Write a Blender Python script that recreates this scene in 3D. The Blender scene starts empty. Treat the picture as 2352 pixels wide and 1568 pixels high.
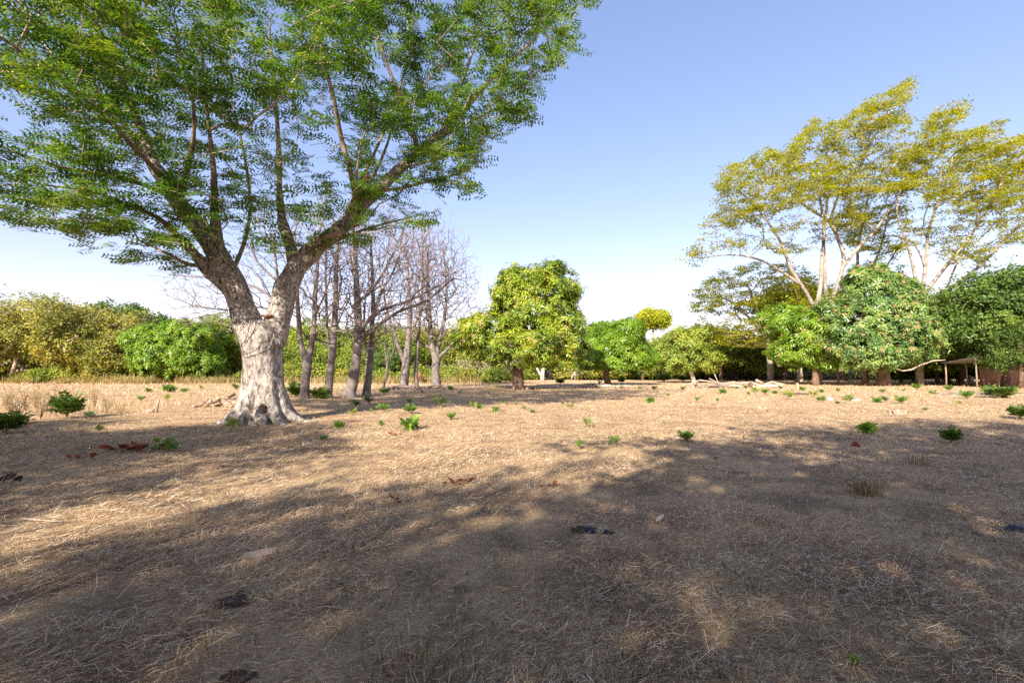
import bpy, math, random
import numpy as np
from mathutils import Vector, noise as mnoise
R = math.radians
rng = np.random.default_rng(7)
random.seed(7)
SC = bpy.context.scene
COL = SC.collection

# ------------------------------------------------------------------ camera, light, exposure
FPX, CXP, CYP, CAMZ = 1110.0, 1176.0, 784.0, 1.6      # pixels are those of a 2352-wide view of the photograph
PITCH = math.atan((852 - 784) / FPX)
cd = bpy.data.cameras.new('camera'); cam = bpy.data.objects.new('camera', cd); COL.objects.link(cam)
cd.sensor_width = 36.0; cd.lens = FPX / 2352 * 36.0; cd.clip_start = 0.05; cd.clip_end = 4000
cam.location = (0, 0, CAMZ); cam.rotation_euler = (R(90) + PITCH, 0, 0)
SC.camera = cam
SUN_AZ, SUN_EL = 22.0, 31.0         # sun stands behind the camera, to the left
sd = Vector((-math.sin(R(SUN_AZ)) * math.cos(R(SUN_EL)), -math.cos(R(SUN_AZ)) * math.cos(R(SUN_EL)), math.sin(R(SUN_EL))))
sl = bpy.data.lights.new('sun', 'SUN'); sl.energy = 3.05; sl.angle = R(0.53); sl.color = (1.0, 0.90, 0.76)
so = bpy.data.objects.new('sun', sl); COL.objects.link(so)
so.rotation_euler = sd.to_track_quat('Z', 'Y').to_euler(); so.location = (-30, -60, 50)
W = bpy.data.worlds.new('World'); SC.world = W; W.use_nodes = True
nt = W.node_tree; nt.nodes.clear()
sky = nt.nodes.new('ShaderNodeTexSky'); sky.sky_type = 'NISHITA'; sky.sun_disc = False
sky.sun_elevation = R(SUN_EL); sky.sun_rotation = R(180 + SUN_AZ)
sky.altitude = 0; sky.air_density = 1.0; sky.dust_density = 0.5; sky.ozone_density = 2.2
hsv = nt.nodes.new('ShaderNodeHueSaturation'); hsv.inputs['Saturation'].default_value = 1.30
tint = nt.nodes.new('ShaderNodeMix'); tint.data_type = 'RGBA'; tint.blend_type = 'MULTIPLY'; tint.inputs[0].default_value = 1.0
tint.inputs[7].default_value = (1.04, 0.76, 0.775, 1)
bg = nt.nodes.new('ShaderNodeBackground'); bg.inputs['Strength'].default_value = 0.132
wo = nt.nodes.new('ShaderNodeOutputWorld')
gm = nt.nodes.new('ShaderNodeGamma'); gm.inputs[1].default_value = 0.70
nt.links.new(sky.outputs[0], gm.inputs[0]); nt.links.new(gm.outputs[0], hsv.inputs['Color']); nt.links.new(hsv.outputs[0], tint.inputs[6])
nt.links.new(tint.outputs[2], bg.inputs[0]); nt.links.new(bg.outputs[0], wo.inputs[0])
SC.view_settings.view_transform = 'Standard'; SC.view_settings.look = 'None'
SC.view_settings.gamma = 1; SC.view_settings.use_curve_mapping = False
SC.view_settings.exposure = 2.04
SC.render.engine = 'CYCLES'
SC.cycles.max_bounces = 6; SC.cycles.diffuse_bounces = 4; SC.cycles.transmission_bounces = 4
SC.cycles.use_denoising = False

# ------------------------------------------------------------------ projection helpers
def pt(px, py, Y):
    u, v = (px - CXP) / FPX, -(py - CYP) / FPX
    dy = math.cos(PITCH) - math.sin(PITCH) * v; dz = math.sin(PITCH) + math.cos(PITCH) * v
    s = Y / dy
    return np.array((u * s, Y, CAMZ + dz * s))
def gp(px, py, z=0.0):
    u, v = (px - CXP) / FPX, -(py - CYP) / FPX
    dy = math.cos(PITCH) - math.sin(PITCH) * v; dz = math.sin(PITCH) + math.cos(PITCH) * v
    s = (z - CAMZ) / dz
    return np.array((u * s, dy * s, z))
K38 = 2352 / 3840
def g38(x, y): return gp(x * K38, y * K38)
def p38(x, y, Y): return pt(x * K38, y * K38, Y)

def fbm(x, y, seed=0, base=1.0, octs=4):
    r = np.random.default_rng(1000 + seed); out = np.zeros_like(x, dtype=float); a = 1.0; f = base; tot = 0
    for o in range(octs):
        for k in range(3):
            th = r.uniform(0, 6.28); ph = r.uniform(0, 6.28); ph2 = r.uniform(0, 6.28)
            q = x * math.cos(th) + y * math.sin(th); q2 = -x * math.sin(th) + y * math.cos(th)
            out += a * np.sin(q * f + ph + 1.3 * np.sin(q2 * f * 0.7 + ph2)) / 3
        tot += a; a *= 0.55; f *= 2.03
    return out / tot
def gh(x, y):
    x = np.asarray(x, float); y = np.asarray(y, float)
    d = np.sqrt(x * x + y * y)
    z = 0.05 * fbm(x, y, 1, 0.55, 3) * np.clip(d / 3, 0.5, 1) + 0.032 * fbm(x, y, 2, 3.4, 3) * np.exp(-d / 14)
    z = z + 0.07 * fbm(x, y, 3, 0.06, 2) * np.clip((d - 12) / 40, 0, 1)
    m = np.exp(-(((x - 51) / 5.5) ** 2 + ((y - 51) / 1.6) ** 2))      # sand heap before the right-hand trees
    return z * (1 - 0.8 * m) + 0.0
def ghs(x, y): return float(gh(np.array([x]), np.array([y]))[0])

# ------------------------------------------------------------------ object helpers
def mesh(name, V, F, mats, smooth=False, midx=None, uv=None):
    V = np.asarray(V, np.float32); me = bpy.data.meshes.new(name)
    me.vertices.add(len(V)); me.vertices.foreach_set('co', V.ravel())
    if isinstance(F, np.ndarray):
        n, k = F.shape
        me.loops.add(n * k); me.loops.foreach_set('vertex_index', F.astype(np.int32).ravel())
        me.polygons.add(n); me.polygons.foreach_set('loop_start', np.arange(0, n * k, k, dtype=np.int32))
        me.polygons.foreach_set('loop_total', np.full(n, k, np.int32))
    else:
        tot = [len(f) for f in F]; st = np.concatenate([[0], np.cumsum(tot)[:-1]]).astype(np.int32)
        me.loops.add(sum(tot)); me.loops.foreach_set('vertex_index', np.array([i for f in F for i in f], np.int32))
        me.polygons.add(len(F)); me.polygons.foreach_set('loop_start', st); me.polygons.foreach_set('loop_total', np.array(tot, np.int32))
    for m in (mats if isinstance(mats, (list, tuple)) else [mats]): me.materials.append(m)
    if midx is not None: me.polygons.foreach_set('material_index', np.asarray(midx, np.int32))
    if smooth: me.polygons.foreach_set('use_smooth', np.ones(len(me.polygons), bool))
    me.update(calc_edges=True); me.validate()
    return me
def link(name, me, parent=None, loc=None):
    o = bpy.data.objects.new(name, me); COL.objects.link(o)
    if parent is not None: o.parent = parent
    if loc is not None: o.location = loc
    return o
def tag(o, label=None, cat=None, group=None, kind=None):
    if label: o['label'] = label
    if cat: o['category'] = cat
    if group: o['group'] = group
    if kind: o['kind'] = kind
    return o
def thing(name, label, cat, loc, rz=0, group=None):
    o = bpy.data.objects.new(name, None); COL.objects.link(o)
    o.location = loc; o.rotation_euler = (0, 0, rz); o.empty_display_size = 0.3
    return tag(o, label, cat, group)
def dup(root, loc, rz=0, scale=(1, 1, 1), label=None, group=None, meshmap=None):
    r = root.copy(); COL.objects.link(r); r.location = loc; r.rotation_euler = (0, 0, rz); r.scale = scale
    if label: r['label'] = label
    if group: r['group'] = group
    for ch in list(root.children):
        c = ch.copy(); COL.objects.link(c); c.parent = r
        for g in ch.children:
            d = g.copy(); COL.objects.link(d); d.parent = c
    return r
ORD = ['first', 'second', 'third', 'fourth', 'fifth', 'sixth', 'seventh', 'eighth', 'ninth', 'tenth', 'eleventh', 'twelfth',
       'thirteenth', 'fourteenth', 'fifteenth', 'sixteenth', 'seventeenth', 'eighteenth', 'nineteenth', 'twentieth',
       'twenty-first', 'twenty-second', 'twenty-third', 'twenty-fourth', 'twenty-fifth', 'twenty-sixth', 'twenty-seventh', 'twenty-eighth', 'twenty-ninth', 'thirtieth']

# ------------------------------------------------------------------ materials
def mat(name):
    m = bpy.data.materials.new(name); m.use_nodes = True; m.node_tree.nodes.clear(); return m, m.node_tree
def node(t, typ, **kw):
    n = t.nodes.new(typ)
    for k, v in kw.items(): setattr(n, k, v)
    return n
def ramp(t, fac, stops):
    r = node(t, 'ShaderNodeValToRGB'); e = r.color_ramp.elements
    while len(e) < len(stops): e.new(0.5)
    for i, (p, c) in enumerate(stops): e[i].position = p; e[i].color = (*c, 1)
    t.links.new(fac, r.inputs[0]); return r.outputs[0]
def noise_tex(t, vec, scale, detail=4, rough=0.55, dist=0.0):
    n = node(t, 'ShaderNodeTexNoise'); n.inputs['Scale'].default_value = scale; n.inputs['Detail'].default_value = detail
    n.inputs['Roughness'].default_value = rough; n.inputs['Distortion'].default_value = dist
    if vec is not None: t.links.new(vec, n.inputs['Vector'])
    return n.outputs[0]
def mapping(t, vec, scale=(1, 1, 1)):
    m = node(t, 'ShaderNodeMapping'); m.inputs['Scale'].default_value = scale; t.links.new(vec, m.inputs['Vector']); return m.outputs[0]
def mixc(t, fac, a, b, mode='MIX'):
    m = node(t, 'ShaderNodeMix', data_type='RGBA', blend_type=mode)
    for s, v in ((m.inputs[0], fac), (m.inputs[6], a), (m.inputs[7], b)):
        if hasattr(v, 'is_linked') or hasattr(v, 'links'): t.links.new(v, s)
        elif isinstance(v, tuple): s.default_value = (*v, 1)
        else: s.default_value = v
    return m.outputs[2]
def maprange(t, v, a, b, c=0.0, d=1.0):
    m = node(t, 'ShaderNodeMapRange'); m.inputs[1].default_value = a; m.inputs[2].default_value = b; m.inputs[3].default_value = c; m.inputs[4].default_value = d
    t.links.new(v, m.inputs[0]); return m.outputs[0]
def bump(t, h, strength, dist):
    b = node(t, 'ShaderNodeBump'); b.inputs['Strength'].default_value = strength; b.inputs['Distance'].default_value = dist
    t.links.new(h, b.inputs['Height']); return b.outputs[0]
def out_principled(t, col, rough=0.9, spec=0.2, normal=None):
    p = node(t, 'ShaderNodeBsdfPrincipled'); o = node(t, 'ShaderNodeOutputMaterial')
    if isinstance(col, tuple): p.inputs['Base Color'].default_value = (*col, 1)
    else: t.links.new(col, p.inputs['Base Color'])
    p.inputs['Roughness'].default_value = rough; p.inputs['Specular IOR Level'].default_value = spec
    if normal is not None: t.links.new(normal, p.inputs['Normal'])
    t.links.new(p.outputs[0], o.inputs[0]); return p
def leaf_mat(name, cols, transl=0.35, nscale=0.6, rough=0.5, spec=0.35, isl=0.45):
    """cols: 3 or 4 leaf tints; clump-wide noise and a random value for every leaf choose between them"""
    m, t = mat(name)
    tc = node(t, 'ShaderNodeTexCoord'); g = node(t, 'ShaderNodeNewGeometry')
    n = noise_tex(t, tc.outputs['Object'], nscale, 3, 0.6)
    n = maprange(t, n, 0.3, 0.7)
    mx = node(t, 'ShaderNodeMix', data_type='FLOAT'); mx.inputs[0].default_value = isl
    t.links.new(n, mx.inputs[2]); t.links.new(g.outputs['Random Per Island'], mx.inputs[3])
    k = len(cols)
    c = ramp(t, mx.outputs[0], [(0.12 + 0.76 * i / (k - 1), cols[i]) for i in range(k)])
    p = node(t, 'ShaderNodeBsdfPrincipled'); t.links.new(c, p.inputs['Base Color'])
    p.inputs['Roughness'].default_value = rough; p.inputs['Specular IOR Level'].default_value = spec
    tr = node(t, 'ShaderNodeBsdfTranslucent')
    c2 = mixc(t, 1.0, c, (1.35, 1.25, 0.55), 'MULTIPLY'); t.links.new(c2, tr.inputs[0])
    ms = node(t, 'ShaderNodeMixShader'); ms.inputs[0].default_value = transl
    o = node(t, 'ShaderNodeOutputMaterial')
    t.links.new(p.outputs[0], ms.inputs[1]); t.links.new(tr.outputs[0], ms.inputs[2]); t.links.new(ms.outputs[0], o.inputs[0])
    return m
def bark_mat(name, stops, scale=3.0, stretch=0.25, bs=0.6, bd=0.03):
    m, t = mat(name); tc = node(t, 'ShaderNodeTexCoord')
    v = mapping(t, tc.outputs['Object'], (1, 1, stretch))
    a = noise_tex(t, v, scale * 2.2, 8, 0.68, 0.6); b = noise_tex(t, tc.outputs['Object'], scale * 0.5, 3, 0.5)
    mx = node(t, 'ShaderNodeMix', data_type='FLOAT'); mx.inputs[0].default_value = 0.4
    t.links.new(a, mx.inputs[2]); t.links.new(b, mx.inputs[3])
    c = ramp(t, mx.outputs[0], stops)
    out_principled(t, c, 0.92, 0.15, bump(t, a, bs, bd)); return m
def plain_mat(name, c1, c2, scale=6, rough=0.85, bs=0.4, bd=0.01, stretch=(1, 1, 1), spec=0.2):
    m, t = mat(name); tc = node(t, 'ShaderNodeTexCoord')
    a = noise_tex(t, mapping(t, tc.outputs['Object'], stretch), scale, 6, 0.62)
    c = ramp(t, a, [(0.3, c1), (0.7, c2)])
    out_principled(t, c, rough, spec, bump(t, a, bs, bd)); return m

M = {}
# ground: dark soil, litter and a mat of straw, with streaks that follow the fine noise
def ground_material():
    m, t = mat('ground_mat'); g = node(t, 'ShaderNodeNewGeometry'); P = g.outputs['Position']
    big = noise_tex(t, P, 0.16, 4, 0.6, 0.4); mid = noise_tex(t, P, 0.9, 5, 0.62, 0.3)
    fine = noise_tex(t, P, 22, 5, 0.75, 0.8); st = noise_tex(t, mapping(t, P, (9, 34, 30)), 2.2, 4, 0.7, 1.6)
    soil = ramp(t, fine, [(0.30, (0.14, 0.088, 0.056)), (0.55, (0.31, 0.21, 0.135)), (0.75, (0.45, 0.33, 0.22))])
    straw = ramp(t, st, [(0.30, (0.22, 0.135, 0.075)), (0.48, (0.50, 0.34, 0.19)), (0.68, (0.72, 0.55, 0.35))])
    far = ramp(t, mid, [(0.32, (0.30, 0.19, 0.10)), (0.5, (0.43, 0.30, 0.17)), (0.70, (0.52, 0.40, 0.25))])
    cover = maprange(t, mid, 0.40, 0.56)
    a = mixc(t, cover, soil, straw)
    sp = node(t, 'ShaderNodeSeparateXYZ'); t.links.new(P, sp.inputs[0])
    fy = maprange(t, sp.outputs[1], 9, 24)
    b = mixc(t, fy, a, mixc(t, 0.35, far, straw))
    red = maprange(t, big, 0.56, 0.70, 0, 0.55)                      # bare reddish earth showing in patches
    c = mixc(t, red, b, (0.27, 0.135, 0.075))
    nb = node(t, 'ShaderNodeMath', operation='ADD'); t.links.new(fine, nb.inputs[0]); t.links.new(st, nb.inputs[1])
    out_principled(t, c, 0.95, 0.1, bump(t, nb.outputs[0], 0.9, 0.025)); return m
M['ground'] = ground_material()
def straw_material(name, stops, transl=0.15):
    m, t = mat(name); g = node(t, 'ShaderNodeNewGeometry'); P = g.outputs['Position']
    n = maprange(t, noise_tex(t, P, 0.55, 4, 0.6), 0.32, 0.68)
    mx = node(t, 'ShaderNodeMix', data_type='FLOAT'); mx.inputs[0].default_value = 0.80
    t.links.new(n, mx.inputs[2]); t.links.new(g.outputs['Random Per Island'], mx.inputs[3])
    c = ramp(t, mx.outputs[0], stops)
    p = node(t, 'ShaderNodeBsdfPrincipled'); t.links.new(c, p.inputs['Base Color']); p.inputs['Roughness'].default_value = 0.6; p.inputs['Specular IOR Level'].default_value = 0.3
    tr = node(t, 'ShaderNodeBsdfTranslucent'); t.links.new(c, tr.inputs[0])
    ms = node(t, 'ShaderNodeMixShader'); ms.inputs[0].default_value = transl; o = node(t, 'ShaderNodeOutputMaterial')
    t.links.new(p.outputs[0], ms.inputs[1]); t.links.new(tr.outputs[0], ms.inputs[2]); t.links.new(ms.outputs[0], o.inputs[0]); return m
M['straw'] = straw_material('straw_mat', [(0.10, (0.09, 0.05, 0.03)), (0.34, (0.25, 0.155, 0.085)), (0.58, (0.45, 0.31, 0.175)), (0.80, (0.64, 0.50, 0.32)), (0.95, (0.78, 0.67, 0.50))])
M['straw_grey'] = straw_material('grey_straw_mat', [(0.08, (0.12, 0.068, 0.042)), (0.26, (0.32, 0.205, 0.13)), (0.48, (0.60, 0.42, 0.245)), (0.70, (0.80, 0.64, 0.42)), (0.88, (0.88, 0.78, 0.60))], .35)
M['straw_pale'] = straw_material('pale_straw_mat', [(0.10, (0.27, 0.155, 0.08)), (0.4, (0.47, 0.32, 0.18)), (0.7, (0.62, 0.47, 0.29)), (0.93, (0.75, 0.63, 0.44))])
M['green_blade'] = leaf_mat('green_blade_mat', [(0.05, 0.09, 0.03), (0.10, 0.15, 0.05), (0.16, 0.19, 0.08)], 0.3, 1.0)
M['sand'] = plain_mat('sand_mat', (0.30, 0.18, 0.12), (0.42, 0.28, 0.19), 8, 0.95, 0.5, 0.03)
# the great tree
M['big_leaf'] = leaf_mat('big_leaf_mat', [(0.035, 0.09, 0.018), (0.07, 0.16, 0.026), (0.13, 0.25, 0.03), (0.26, 0.33, 0.028)], 0.45, 0.45)
def big_bark():
    m, t = mat('pale_bark_mat'); tc = node(t, 'ShaderNodeTexCoord'); P = tc.outputs['Object']
    v = mapping(t, P, (1, 1, 0.32))
    ridge = noise_tex(t, v, 9, 8, 0.72, 1.2); mott = noise_tex(t, P, 2.3, 5, 0.6, 0.4); fine = noise_tex(t, P, 38, 4, 0.7)
    pale = ramp(t, ridge, [(0.37, (0.05, 0.04, 0.034)), (0.43, (0.17, 0.145, 0.125)), (0.51, (0.32, 0.285, 0.25)), (0.60, (0.43, 0.395, 0.36)), (0.70, (0.52, 0.485, 0.45))])
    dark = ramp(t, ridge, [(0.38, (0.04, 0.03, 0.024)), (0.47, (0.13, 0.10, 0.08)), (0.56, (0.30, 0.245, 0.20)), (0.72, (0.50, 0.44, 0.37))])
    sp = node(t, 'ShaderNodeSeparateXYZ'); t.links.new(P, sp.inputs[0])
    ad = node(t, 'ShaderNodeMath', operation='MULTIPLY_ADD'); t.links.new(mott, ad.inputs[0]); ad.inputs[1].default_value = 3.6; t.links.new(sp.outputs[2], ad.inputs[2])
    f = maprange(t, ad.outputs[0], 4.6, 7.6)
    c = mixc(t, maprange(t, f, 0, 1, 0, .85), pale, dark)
    lich = maprange(t, noise_tex(t, P, 5.5, 4, 0.6), 0.58, 0.66, 0, 0.75)
    c = mixc(t, lich, c, (0.50, 0.46, 0.40))
    nb = node(t, 'ShaderNodeMath', operation='MULTIPLY_ADD'); t.links.new(fine, nb.inputs[0]); nb.inputs[1].default_value = 0.35; t.links.new(ridge, nb.inputs[2])
    out_principled(t, c, 0.93, 0.12, bump(t, nb.outputs[0], 0.9, 0.05)); return m
M['big_bark'] = big_bark()
M['limb_bark'] = bark_mat('limb_bark_mat', [(0.36, (0.06, 0.045, 0.035)), (0.5, (0.24, 0.18, 0.135)), (0.66, (0.42, 0.33, 0.26))], 4, 0.3)
M['twig_bark'] = bark_mat('twig_bark_mat', [(0.36, (0.26, 0.18, 0.12)), (0.5, (0.43, 0.32, 0.235)), (0.66, (0.58, 0.47, 0.37))], 3, 0.3, 0.2, 0.01)
M['vine'] = plain_mat('vine_mat', (0.05, 0.035, 0.025), (0.12, 0.09, 0.06), 20)
M['rot'] = plain_mat('rotten_wood_mat', (0.09, 0.04, 0.022), (0.30, 0.14, 0.075), 14, 0.95, 0.8, 0.02, (1, 1, 0.2))
# bare trees
M['bare_bark'] = bark_mat('bare_bark_mat', [(0.36, (0.085, 0.07, 0.064)), (0.5, (0.18, 0.153, 0.14)), (0.68, (0.30, 0.26, 0.24))], 6, 0.3)
M['bare_twig'] = bark_mat('bare_twig_mat', [(0.36, (0.13, 0.10, 0.092)), (0.5, (0.23, 0.18, 0.16)), (0.68, (0.34, 0.27, 0.245))], 4, 0.3, 0.2, 0.01)
M['white_bark'] = bark_mat('white_bark_mat', [(0.34, (0.22, 0.17, 0.13)), (0.5, (0.46, 0.39, 0.32)), (0.66, (0.64, 0.57, 0.49))], 3, 0.3, 0.4, 0.02)
M['grey_bark'] = bark_mat('grey_bark_mat', [(0.34, (0.13, 0.10, 0.08)), (0.5, (0.30, 0.25, 0.21)), (0.66, (0.47, 0.41, 0.36))], 3, 0.3, 0.4, 0.02)
M['brown_bark'] = bark_mat('brown_bark_mat', [(0.36, (0.065, 0.04, 0.026)), (0.5, (0.17, 0.11, 0.075)), (0.68, (0.31, 0.22, 0.16))], 5, 0.3)
# other leaves
M['yellow_leaf'] = leaf_mat('yellow_leaf_mat', [(0.15, 0.20, 0.018), (0.29, 0.35, 0.02), (0.44, 0.46, 0.022), (0.56, 0.50, 0.028)], 0.45, 0.25)
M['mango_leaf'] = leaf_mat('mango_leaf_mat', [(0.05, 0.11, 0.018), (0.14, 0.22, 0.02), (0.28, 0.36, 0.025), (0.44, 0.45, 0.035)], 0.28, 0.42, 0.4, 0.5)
M['round_leaf'] = leaf_mat('round_leaf_mat', [(0.07, 0.15, 0.014), (0.15, 0.27, 0.018), (0.26, 0.38, 0.022)], 0.28, 0.6, 0.4, 0.5)
M['blue_leaf'] = leaf_mat('blue_leaf_mat', [(0.045, 0.11, 0.025), (0.10, 0.20, 0.045), (0.19, 0.30, 0.07), (0.30, 0.38, 0.09)], 0.25, 0.5, 0.38, 0.6)
M['flower'] = leaf_mat('flower_mat', [(0.32, 0.20, 0.08), (0.42, 0.28, 0.12), (0.50, 0.33, 0.15)], 0.2, 1.0)
M['brown_flower'] = leaf_mat('brown_flower_mat', [(0.22, 0.13, 0.07), (0.30, 0.20, 0.11), (0.38, 0.27, 0.15)], 0.2, 1.0)
M['wood_leaf'] = leaf_mat('wood_leaf_mat', [(0.08, 0.14, 0.025), (0.17, 0.25, 0.035), (0.28, 0.33, 0.045), (0.38, 0.38, 0.06)], 0.3, 0.3)
M['olive_leaf'] = leaf_mat('olive_leaf_mat', [(0.09, 0.13, 0.03), (0.19, 0.22, 0.045), (0.34, 0.33, 0.06), (0.50, 0.40, 0.07)], 0.3, 0.3)
M['dark_leaf'] = leaf_mat('dark_leaf_mat', [(0.040, 0.085, 0.018), (0.095, 0.165, 0.03), (0.18, 0.26, 0.045)], 0.22, 0.4)
M['seed_leaf'] = leaf_mat('seedling_leaf_mat', [(0.07, 0.17, 0.03), (0.15, 0.28, 0.04), (0.26, 0.38, 0.05)], 0.35, 2.0)
M['dry_stem'] = plain_mat('dry_stem_mat', (0.22, 0.14, 0.08), (0.42, 0.31, 0.19), 12)
M['dead_leaf'] = plain_mat('dead_leaf_mat', (0.13, 0.04, 0.022), (0.30, 0.105, 0.055), 9, 0.7, 0.5, 0.02)
M['soil_dark'] = plain_mat('dark_clod_mat', (0.03, 0.02, 0.015), (0.13, 0.09, 0.065), 26, 0.9, 0.9, 0.02)
M['black_rag'] = plain_mat('black_husk_mat', (0.008, 0.008, 0.014), (0.035, 0.035, 0.06), 12, 0.45, 0.7, 0.02, (1, 1, 1), 0.5)
M['grey_stone'] = plain_mat('grey_stone_mat', (0.20, 0.19, 0.19), (0.40, 0.38, 0.37), 9, 0.9, 0.7, 0.02)
M['pale_wood'] = plain_mat('pale_wood_mat', (0.27, 0.21, 0.155), (0.52, 0.44, 0.35), 5, 0.85, 0.5, 0.01, (1, 1, 0.3))
M['log_wood'] = plain_mat('log_wood_mat', (0.16, 0.10, 0.07), (0.46, 0.34, 0.26), 6, 0.9, 0.7, 0.02)
M['cut_wood'] = plain_mat('cut_wood_mat', (0.45, 0.33, 0.22), (0.62, 0.50, 0.37), 10)
M['plank'] = plain_mat('plank_mat', (0.25, 0.20, 0.17), (0.42, 0.36, 0.32), 9, 0.85, 0.5, 0.004, (0.15, 1, 1))
M['blue_roof'] = plain_mat('blue_roof_mat', (0.16, 0.24, 0.42), (0.32, 0.42, 0.62), 3, 0.4, 0.1, 0.01, (1, 1, 1), 0.5)
M['grey_roof'] = plain_mat('grey_roof_mat', (0.22, 0.21, 0.21), (0.42, 0.41, 0.42), 3, 0.5, 0.2, 0.01, (1, 1, 1), 0.5)
M['rust_roof'] = plain_mat('rust_roof_mat', (0.22, 0.10, 0.05), (0.46, 0.25, 0.13), 3, 0.8, 0.2, 0.01)
M['adobe'] = plain_mat('adobe_mat', (0.30, 0.17, 0.11), (0.46, 0.29, 0.20), 3, 0.95, 0.4, 0.02)
M['cow_black'] = plain_mat('black_hide_mat', (0.012, 0.010, 0.010), (0.035, 0.028, 0.026), 3, 0.55, 0.1, 0.005, (1, 1, 1), 0.4)
M['cow_white'] = plain_mat('pale_hide_mat', (0.26, 0.21, 0.17), (0.38, 0.32, 0.27), 2, 0.7, 0.1, 0.005)
M['cow_brown'] = plain_mat('brown_hide_mat', (0.16, 0.07, 0.035), (0.27, 0.12, 0.06), 2, 0.7, 0.1, 0.005)
M['horn'] = plain_mat('horn_mat', (0.35, 0.30, 0.24), (0.55, 0.5, 0.42), 8)

# ------------------------------------------------------------------ geometry helpers
def tube(P, rad, sides=8, cap=True):
    P = np.asarray(P, float); n = len(P); rad = np.broadcast_to(np.asarray(rad, float), (n,))
    T = np.gradient(P, axis=0) if n > 2 else np.repeat((P[1:] - P[:1]), n, 0)
    T /= np.linalg.norm(T, axis=1, keepdims=True) + 1e-9
    ref = np.eye(3)[np.argmin(np.abs(T.mean(0)))]
    N = np.cross(T, ref); N /= np.linalg.norm(N, axis=1, keepdims=True) + 1e-9
    B = np.cross(T, N); a = np.linspace(0, 2 * np.pi, sides, endpoint=False)
    ring = P[:, None] + rad[:, None, None] * (np.cos(a)[None, :, None] * N[:, None] + np.sin(a)[None, :, None] * B[:, None])
    i = np.arange(n - 1)[:, None] * sides; j = np.arange(sides)[None]; k = (j + 1) % sides
    F = np.stack([i + j, i + sides + j, i + sides + k, i + k], -1).reshape(-1, 4)
    V = ring.reshape(-1, 3)
    if cap:                      # close both ends with quad fans onto a centre point
        c0, c1 = len(V), len(V) + 1; V = np.concatenate([V, P[:1], P[-1:]]); o = (n - 1) * sides
        js = np.arange(0, sides - sides % 2, 2)
        e = np.stack([js, (js + 1) % sides, (js + 2) % sides, np.full(len(js), c0)], 1)
        e2 = np.stack([o + (js + 2) % sides, o + (js + 1) % sides, o + js, np.full(len(js), c1)], 1)
        F = np.concatenate([F, e, e2])
    return V, F
def join(parts):
    V, F, o = [], [], 0
    for v, f in parts: V.append(v); F.append(f + o); o += len(v)
    return np.concatenate(V), np.concatenate(F)
def scatter(tpl, pos, Rm, sc):
    """tpl (V,F) copied to every position with rotation matrices Rm (n,3,3: rows = local axes) and scales sc"""
    V, F = tpl; n = len(pos)
    sc = np.broadcast_to(np.asarray(sc, float), (n,))
    out = (V[None] * sc[:, None, None]) @ Rm + np.asarray(pos)[:, None]
    FF = F[None] + (np.arange(n) * len(V))[:, None, None]
    return out.reshape(-1, 3), FF.reshape(-1, F.shape[1])
def frames(d, up):
    d = d / (np.linalg.norm(d, axis=1, keepdims=True) + 1e-9)
    y = np.cross(up, d); y /= np.linalg.norm(y, axis=1, keepdims=True) + 1e-9
    z = np.cross(d, y); return np.stack([d, y, z], 1)
def rand_dirs(n, r=None):
    r = r or rng; v = r.normal(size=(n, 3)); return v / np.linalg.norm(v, axis=1, keepdims=True)
def rhomb(base, tip, w, nrm):
    base, tip, nrm = map(np.array, (base, tip, nrm)); s = np.cross(tip - base, nrm); s = s / (np.linalg.norm(s) + 1e-9) * w / 2
    m = base + (tip - base) * 0.45
    return np.array([base, m + s, tip, m - s])
def frond_tpl(pairs=4, L=1.0, side=0.36, w=0.16):
    q = []
    for i in range(pairs):
        x = 0.12 + 0.76 * i / (pairs - 1); l = side * (1.0 - 0.45 * abs(i / (pairs - 1) - 0.4)); z = -0.14 * x * x
        for s in (-1, 1):
            q.append(rhomb((x, 0, z), (x + 0.17, s * l, z - 0.05), w, (0.1 * s, 0.25 * s, 1)))
    q.append(rhomb((0.8, 0, -0.09), (1.06, 0, -0.16), w, (0, 0, 1)))
    V = np.concatenate(q); return V, np.arange(len(V)).reshape(-1, 4)
def rosette_tpl(n=9, w=0.22, seed=0, droop=0.35, up=0.35):
    r = np.random.default_rng(seed); q = []
    for i in range(n):
        a = 6.283 * i / n + r.uniform(-.3, .3); e = r.uniform(-droop, up); l = r.uniform(.75, 1.05)
        d = np.array((math.cos(a) * math.cos(e), math.sin(a) * math.cos(e), math.sin(e)))
        b = d * 0.12; q.append(rhomb(b, b + d * l + np.array((0, 0, -0.22 * l)), w, (r.uniform(-.5, .5), r.uniform(-.5, .5), 1)))
    V = np.concatenate(q); return V, np.arange(len(V)).reshape(-1, 4)
def clump_tpl(n=8, size=0.42, seed=0, flat=0.7):
    r = np.random.default_rng(seed); q = []
    for i in range(n):
        c = r.normal(size=3) * (0.42, 0.42, 0.42 * flat); d = r.normal(size=3) * (1, 1, 0.6); d /= np.linalg.norm(d)
        q.append(rhomb(c, c + d * size * r.uniform(.7, 1.2), size * 0.5, r.normal(size=3) * .6 + (0, 0, 1)))
    V = np.concatenate(q); return V, np.arange(len(V)).reshape(-1, 4)

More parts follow.
